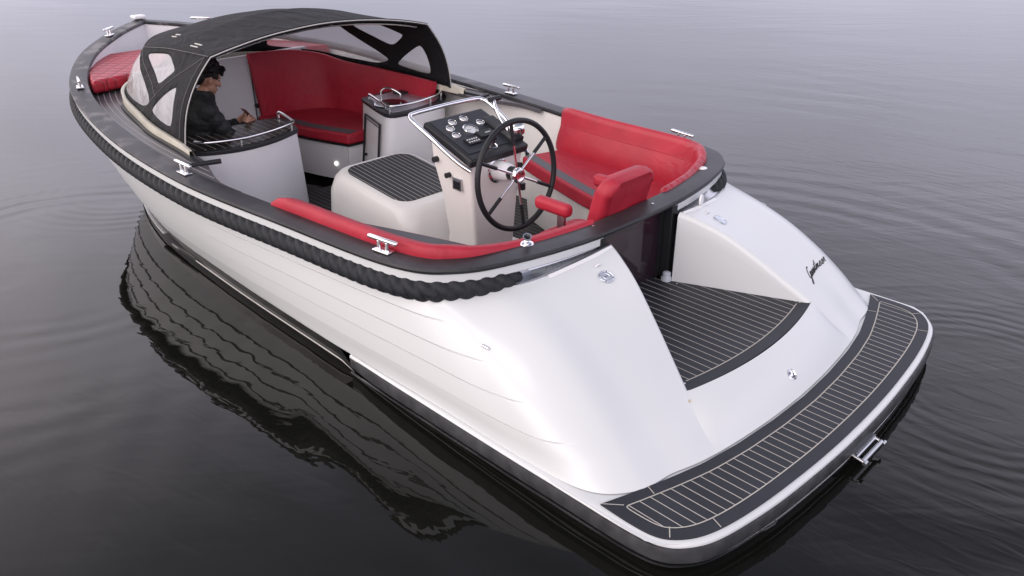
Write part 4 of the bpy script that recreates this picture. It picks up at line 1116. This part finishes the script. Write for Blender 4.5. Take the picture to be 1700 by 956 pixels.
for sg in (1, -1):
    P3 = [Wp(p.x, p.y, sg)-HO for p in CV]; groups = {k: [] for k in list(WN)+['cloth']}
    for f in CF:
        c = sum((CV[i] for i in f), Vector((0, 0)))/len(f); g = 'cloth'
        for k, P in WN.items():
            if pin(P, c.x, c.y): g = k
        groups[g].append(f if sg > 0 else tuple(reversed(f)))
    for g, fs in groups.items():
        if not fs: continue
        used = sorted({i for f in fs for i in f}); mp_ = {i: k for k, i in enumerate(used)}
        mb = MB(); mb.add([P3[i] for i in used], [tuple(mp_[i] for i in f) for f in fs])
        o = mb.build('side_cloth' if g == 'cloth' else 'clear_window', M['canvas'] if g == 'cloth' else M['vinyl'], hood, angle=180)
        if g == 'cloth': md = o.modifiers.new('sol', 'SOLIDIFY'); md.thickness = .005; md.offset = 0
    # seams
    sm = MB()
    def seam(a, b, n=14, off=.004):
        q = []
        for i in range(n+1): s = lerp(a[0], b[0], i/n); t = lerp(a[1], b[1], i/n); p = Wp(s, t, sg); q.append(p-HO+Vector((0, sg*off, off*.5)))
        sm.tube(q, .0022, 5)
    seam((.15, 1.0), (2.05, .02)); seam((3.9, 1), (1.35, .36)); seam((.15, .02), (.15, .98))
    sm.tube([cat1(EC, s).copy()*1.0+Vector((0, 0, .006))-HO if sg > 0 else Vector((cat1(EC, s).x, -cat1(EC, s).y, cat1(EC, s).z+.006))-HO for s in ring(0, 7, 50)], .0026, 5)
    sm.build('seam', mat('grey_thread', (.13, .13, .14), .7), hood)
def crown(x): return interp(x, [2.46, 2.8, 3.1, 3.5, 3.8, 4.1, 4.27], [1.612, 1.638, 1.648, 1.612, 1.553, 1.475, 1.44])
def Rp(s, f):   # f from -1 (starboard) to 1 (port)
    e = cat1(EC, s); zc = crown(e.x); z = e.z+(zc-e.z)*(1-f*f)
    z += .005*noise.noise(Vector((e.x*2.5, f*e.y*3, 5.2)))*(1-abs(f))-.010*abs(sin(pi*(e.x-2.46)/.65))*(1-f*f)
    return Vector((e.x, e.y*f, z))
rows = [[Rp(s, -1+2*k/28)-HO for k in range(29)] for s in ring(0, 6.96, 70)]
o = MB().grid(rows).build('roof_cloth', M['canvas'], hood, angle=180); md = o.modifiers.new('sol', 'SOLIDIFY'); md.thickness = .006; md.offset = 0
for s in (0, 2.1, 3.4):
    arch = [Wp(s, t/12, 1) for t in range(12)]+[Rp(s, 1-2*k/28) for k in range(29)]+[Wp(s, 1-t/12, -1) for t in range(1, 13)]
    arch = [p-HO for p in arch]
    if s == 0:
        MB().tube(arch, .015, 10).build('hem', M['canvas'], hood)
        MB().tube([p+Vector((-.014, 0, .004)) for p in arch], .0045, 6).build('piping', M['pipe'], hood)
        MB().tube([p+Vector((.05, 0, -.03)) for p in arch[13:40]], .011, 8).build('hood_bow', M['steelr'], hood)
    else: MB().tube([p-Vector((0, 0, .014)) for p in arch[12:41]], .011, 8).build('hood_bow', M['blk'], hood)
for sa, f in ((.95, .90), (2.75, .80)):
    for k in (-1, 1):
        ln = [Rp(sa+(i-3)*.05, f+k*.018)-HO+Vector((0, 0, .006)) for i in range(7)]
        MB().tube(ln, .0055, 8).build('hood_strap', M['pipe'], hood)

# ------------------------------------------------------------------ person (seated, looking down at a phone) and phone
def ell(mb, c, r, rot=None, n=14, m=10):
    c = Vector(c); rows = []
    for i in range(m+1):
        th = pi*i/m; rw = []
        for j in range(n):
            a = 2*pi*j/n; p = Vector((r[0]*sin(th)*cos(a), r[1]*sin(th)*sin(a), r[2]*cos(th))); rw.append(c+(rot @ p if rot else p))
        rows.append(rw)
    mb.grid(rows, closev=True)
def cap_(mb, a, b, r0, r1, n=12):
    mb.tube([a, b], lambda t: lerp(r0, r1, t), n); ell(mb, a, (r0,)*3, n=n, m=8); ell(mb, b, (r1,)*3, n=n, m=8)
def remesh(o, vox, sm=3):
    r = o.modifiers.new('remesh', 'REMESH'); r.mode = 'VOXEL'; r.voxel_size = vox; r.use_smooth_shade = True
    s_ = o.modifiers.new('smooth', 'SMOOTH'); s_.iterations = sm; s_.factor = .5
    return o
PX = Vector((3.17, .70, .52))
per = empty('person', PX)
tag(per, 'person in black jacket with curly dark hair, seated under the sprayhood looking at a phone', 'person')
Z = Vector((0, 0, 1))
hip = Vector((0, .17, .09)); ch = Vector((0, .12, .38)); nk = Vector((0, .07, .53)); hd = Vector((.0, -.005, .675))
HR = Matrix.Rotation(rad(26), 3, 'X')      # head pitched forwards (facing -Y)
b = MB()
ell(b, hip, (.17, .13, .13)); ell(b, (hip+ch)/2, (.15, .11, .18)); ell(b, ch, (.18, .115, .15)); cap_(b, ch+Vector((0, 0, .08)), nk+Vector((0, -.02, .04)), .07, .055)
def hp_(x, y, z): return hd + HR @ Vector((x, y, z))
ell(b, hp_(0, .01, .02), (.077, .097, .10), HR, 20, 14); ell(b, hp_(0, -.03, -.055), (.056, .062, .062), HR, 18, 12); ell(b, hp_(0, -.075, -.092), (.024, .022, .020), HR)
cap_(b, hp_(0, -.092, .008), hp_(0, -.113, -.028), .010, .015, 10); ell(b, hp_(0, -.092, -.062), (.024, .012, .008), HR); ell(b, hp_(0, -.089, -.073), (.021, .012, .008), HR); ell(b, hp_(0, -.078, .03), (.05, .02, .012), HR)
for sg in (-1, 1):
    ell(b, hp_(sg*.080, .012, -.012), (.010, .020, .033), HR); ell(b, hp_(sg*.045, -.06, -.02), (.025, .022, .022), HR)
sh = {}; el = {}; wr = {}
for sg in (-1, 1):
    sh[sg] = ch+Vector((sg*.185, 0, .085)); el[sg] = Vector((sg*.235, -.04, .18)); wr[sg] = Vector((sg*.065+.01, -.225, .255))
    cap_(b, sh[sg], el[sg], .052, .040); cap_(b, el[sg], wr[sg], .040, .026)
    d = Vector((-sg*.25, -.75, .45)).normalized(); sd_ = Vector((sg*.1, -.45, -.9)).normalized(); pc_ = wr[sg]+d*.045
    ell(b, pc_, (.022, .048, .036), Matrix((Vector((1, 0, 0)), d, Vector((1, 0, 0)).cross(d))).transposed())
    for k in range(4):      # fingers curl round the phone from the outside
        base = wr[sg]+d*.075+Vector((0, .010-.018*k, .022-.018*k)); lg = (.040, .046, .043, .034)[k]; iw = Vector((-sg, -.15, .12)).normalized()
        m_ = base+(d*.5+Vector((sg*.2, -.2, .1))).normalized()*lg*.6; e_ = m_+iw*lg*.75
        cap_(b, base, m_, .0092, .0085, 8); cap_(b, m_, e_, .0085, .007, 8)
    tb = wr[sg]+d*.03+Vector((-sg*.012, .014, .016)); cap_(b, tb, tb+Vector((-sg*.012, -.022, .028)), .012, .010, 8); cap_(b, tb+Vector((-sg*.012, -.022, .028)), tb+Vector((-sg*.030, -.045, .040)), .010, .008, 8)
    kn = Vector((sg*.10, -.27, .10)); hp0 = Vector((sg*.09, .14, .06)); an = Vector((sg*.10, -.25, -.36))
    cap_(b, hp0, kn, .080, .058); cap_(b, kn, an, .055, .038); cap_(b, an+Vector((0, .02, -.05)), an+Vector((0, -.16, -.065)), .035, .03)
bo_ = b.build('body', M['skin'], per, fix=False); remesh(bo_, .0055, 2)
j = MB()
ell(j, hip+Vector((0, 0, .0)), (.195, .165, .13)); ell(j, (hip+ch)/2, (.19, .155, .19), n=18); ell(j, ch+Vector((0, .0, .0)), (.215, .155, .165), n=18)
for sg in (-1, 1):
    cap_(j, ch+Vector((sg*.06, .01, .13)), sh[sg], .075, .082); 
    a_, c_ = sh[sg], el[sg]
    for q in range(5): ell(j, a_.lerp(c_, q/4), (.078-.004*q,)*3)
    for q in range(5): ell(j, c_.lerp(wr[sg], q/4*.93), (.064-.005*q,)*3)
for q in range(16):
    a = 2*pi*q/16; ell(j, nk+Vector((.075*cos(a), .078*sin(a)+.012, .028+.02*sin(a))), (.026, .026, .045))
for q in range(5): ell(j, ch+Vector((0, -.14, -.1+.06*q)), (.018, .022, .04))
ell(j, nk+Vector((0, .10, -.01)), (.11, .06, .06))
jk = j.build('jacket', M['jkt'], per, fix=False); remesh(jk, .009, 3)
t_ = MB()
for sg in (-1, 1):
    kn = Vector((sg*.10, -.27, .10)); hp0 = Vector((sg*.09, .14, .06)); an = Vector((sg*.10, -.25, -.36)); cap_(t_, hp0, kn, .098, .075); cap_(t_, kn, an, .072, .058)
ell(t_, hip, (.185, .14, .12)); remesh(t_.build('trousers', M['trs'], per, fix=False), .012, 2)
for sg in (-1, 1):
    s_ = MB(); an = Vector((sg*.10, -.25, -.40)); cap_(s_, an+Vector((0, .03, -.01)), an+Vector((0, -.15, -.025)), .045, .038); remesh(s_.build('shoe', M['blk'], per, fix=False), .01, 2)
h = MB(); rnd_ = random.Random(3)
ell(h, hp_(0, .030, .052), (.092, .100, .088), HR, 18, 12); ell(h, hp_(0, .075, -.005), (.074, .050, .075), HR)
for q in range(240):
    a = rnd_.uniform(0, 2*pi); e = rnd_.uniform(-.35, 1.5); v = Vector((cos(a)*cos(e), sin(a)*cos(e), sin(e)))
    if v.y < -.15 and v.z < .42: continue
    if v.z < 0 and v.y < .30: continue
    k_ = rnd_.uniform(.98, 1.10); ell(h, hp_(v.x*.092*k_, v.y*.100*k_+.028, v.z*.100*k_+.050), (rnd_.uniform(.011, .020),)*3, None, 8, 6)
for q in range(46):    # curly fringe falling over the forehead
    xx = rnd_.uniform(-.070, .070); ell(h, hp_(xx, -.070-.030*rnd_.random()*(1-abs(xx)/.09), rnd_.uniform(.050, .115)), (rnd_.uniform(.010, .016),)*3, None, 8, 6)
for sg in (-1, 1):
    for q in range(14): ell(h, hp_(sg*.080, rnd_.uniform(-.035, .03), rnd_.uniform(.0, .05)), (rnd_.uniform(.010, .015),)*3, None, 8, 6)
remesh(h.build('hair', M['hair'], per, fix=False), .006, 1)
for sg in (-1, 1):
    e = MB(); ell(e, (0, 0, 0), (.009, .006, .005)); o = e.build('eye', M['gmark'], per); o.location = hp_(sg*.03, -.083, .008)
# phone held in both hands
ph = MB(); PH = Matrix.Rotation(rad(-48), 3, 'X')
ph.box((0, 0, 0), (.074, .150, .009), 0); ph.box((0, 0, .0055), (.068, .140, .001), 1)
scm = mat('lit_phone_screen', (.3, .3, .33), .2); scm.node_tree.nodes['Principled BSDF'].inputs['Emission Color'].default_value = (.7, .75, .85, 1); scm.node_tree.nodes['Principled BSDF'].inputs['Emission Strength'].default_value = .5
po = ph.build('phone', [mat('phone_case', (.10, .015, .02), .4), scm], None, bevel=.003); po.location = PX+Vector((.01, -.315, .315)); po.rotation_euler = (rad(52), 0, 0)
tag(po, 'small phone held in both hands by the seated person', 'phone')
# cushion the person sits on
P = [(3.12, .55), (4.15, .50), (4.15, 1.02), (3.7, 1.12), (3.12, 1.22)]
P = [(x, y) for x, y in P]
mb = MB(); mb.prism(P, .44, .53); tag(mb.build('seat_cushion', M['red'], None, bevel=.02, bseg=4, recenter=True), 'dark red seat cushion beneath the seated person, mostly hidden behind the counter', 'cushion')
mb = MB(); mb.prism([(3.14, .6), (4.15, .55), (4.15, 1.0), (3.7, 1.1), (3.14, 1.2)], FZ, .438); mb.build('bench_base', M['geli'], boat, smooth=False)

# ------------------------------------------------------------------ water
def water():
    m = D.materials.new('lake_water'); m.use_nodes = True; t = m.node_tree; b = t.nodes['Principled BSDF']
    b.inputs['Base Color'].default_value = (.0065, .0068, .0058, 1); b.inputs['Roughness'].default_value = .015; b.inputs['IOR'].default_value = 1.35
    g = N(t, 'ShaderNodeNewGeometry'); P_ = g.outputs['Position']
    def m_(op, *a):
        n = N(t, 'ShaderNodeMath', operation=op)
        for i, v in enumerate(a):
            if hasattr(v, 'is_output'): L(t, v, n.inputs[i])
            else: n.inputs[i].default_value = v
        return n.outputs[0]
    dv = []
    for vec in ((-.711, -.703, 0), (.703, -.711, 0)):
        d_ = N(t, 'ShaderNodeVectorMath', operation='DOT_PRODUCT'); L(t, P_, d_.inputs[0]); d_.inputs[1].default_value = vec; dv.append(d_.outputs['Value'])
    def nz_(scale, det=2, sx=1, sy=1, rot=0, dist=0, rough=.5, off=0):
        # rot turns the crest direction; sx scales along the crests, sy across them
        cr_, sr_ = cos(rad(rot)), sin(rad(rot))
        u_ = m_('ADD', m_('MULTIPLY', dv[0], cr_*sx), m_('MULTIPLY', dv[1], sr_*sx)); v_ = m_('ADD', m_('MULTIPLY', dv[0], -sr_*sy), m_('MULTIPLY', dv[1], cr_*sy))
        cx_ = N(t, 'ShaderNodeCombineXYZ'); L(t, m_('ADD', u_, off), cx_.inputs[0]); L(t, m_('ADD', v_, off*.7), cx_.inputs[1])
        n = N(t, 'ShaderNodeTexNoise'); n.inputs['Scale'].default_value = scale; n.inputs['Detail'].default_value = det; n.inputs['Distortion'].default_value = dist; n.inputs['Roughness'].default_value = rough; L(t, cx_.outputs[0], n.inputs['Vector']); return n.outputs[0]
    def ramp(v, a, b_, c=0, d=1):
        n = N(t, 'ShaderNodeMapRange', interpolation_type='SMOOTHSTEP'); L(t, v, n.inputs[0]); n.inputs[1].default_value = a; n.inputs[2].default_value = b_; n.inputs[3].default_value = c; n.inputs[4].default_value = d; return n.outputs[0]
    def rings(cx, cy, lam, amp, r0, r1, w0=.0, seed=0, sx=1.0):
        vs = N(t, 'ShaderNodeVectorMath', operation='SUBTRACT'); L(t, P_, vs.inputs[0]); vs.inputs[1].default_value = (cx, cy, 0)
        vm = N(t, 'ShaderNodeVectorMath', operation='MULTIPLY'); L(t, vs.outputs[0], vm.inputs[0]); vm.inputs[1].default_value = (sx, 1, 0)
        ln = N(t, 'ShaderNodeVectorMath', operation='LENGTH'); L(t, vm.outputs[0], ln.inputs[0]); r = ln.outputs['Value']
        ph_ = m_('MULTIPLY', nz_(.8, 3, off=seed), 7.0)
        wv = m_('SINE', m_('ADD', m_('MULTIPLY', r, 2*pi/lam), ph_))
        en = m_('MULTIPLY', ramp(r, r0, r0+.5), ramp(r, r1, r0+.5))
        pt = ramp(nz_(.7, 2, off=seed+4), .38, .62, .15, 1)
        return m_('MULTIPLY', m_('MULTIPLY', wv, en), m_('MULTIPLY', pt, amp))
    def add(*v):
        r = v[0]
        for q in v[1:]: r = m_('ADD', r, q)
        return r
    right = ramp(dv[0], .2, 3.0, .30, 1)       # the water is livelier on the far (starboard) side
    big = m_('MULTIPLY', nz_(.40, 2, sx=.5, sy=1.3, rot=-18), .020)
    mid = m_('MULTIPLY', m_('MULTIPLY', nz_(1.3, 3, sx=.35, sy=2.2, rot=4, dist=.4), right), m_('MULTIPLY', ramp(nz_(.22, 2, sx=.5, sy=1.2, off=9), .35, .65, .3, 1), .0085))
    sml = m_('MULTIPLY', m_('MULTIPLY', nz_(6, 2, sx=.45, sy=2.0, rot=8, dist=.3), ramp(nz_(.35, 3, sx=.5, sy=1.4, off=21), .45, .66, .10, 1)), m_('MULTIPLY', right, .0010))
    a1 = rings(3.4, 2.0, .22, .0013, .9, 3.2, seed=2)
    a2 = rings(-.9, -.6, .34, .0020, 1.9, 4.4, seed=7)
    a3 = rings(-.6, -2.5, .62, .0020, 2.6, 9, seed=13, sx=.7)
    a4 = rings(-2.3, -1.1, .10, .0008, .2, 1.7, seed=17)
    a5 = rings(4.6, .9, .13, .0006, .3, 1.4, seed=19)
    jit = m_('MULTIPLY', nz_(3.6, 2, sx=.8, sy=2.8, rot=-38, dist=.8), m_('MULTIPLY', right, .0027))
    h_ = add(big, mid, sml, a1, a2, a3, a4, a5, jit)
    bp = N(t, 'ShaderNodeBump'); bp.inputs['Strength'].default_value = 1; bp.inputs['Distance'].default_value = 1; L(t, h_, bp.inputs['Height']); L(t, bp.outputs[0], b.inputs['Normal'])
    return m
mb = MB(); S_ = 2500
mb.add([(-S_, -S_, 0), (S_, -S_, 0), (S_, S_, 0), (-S_, S_, 0)], [(0, 1, 2, 3)])
wo = mb.build('water', water(), None, smooth=False); tag(wo, 'calm dark lake water with soft ripples and the reflection of the white boat', 'water', kind='structure')
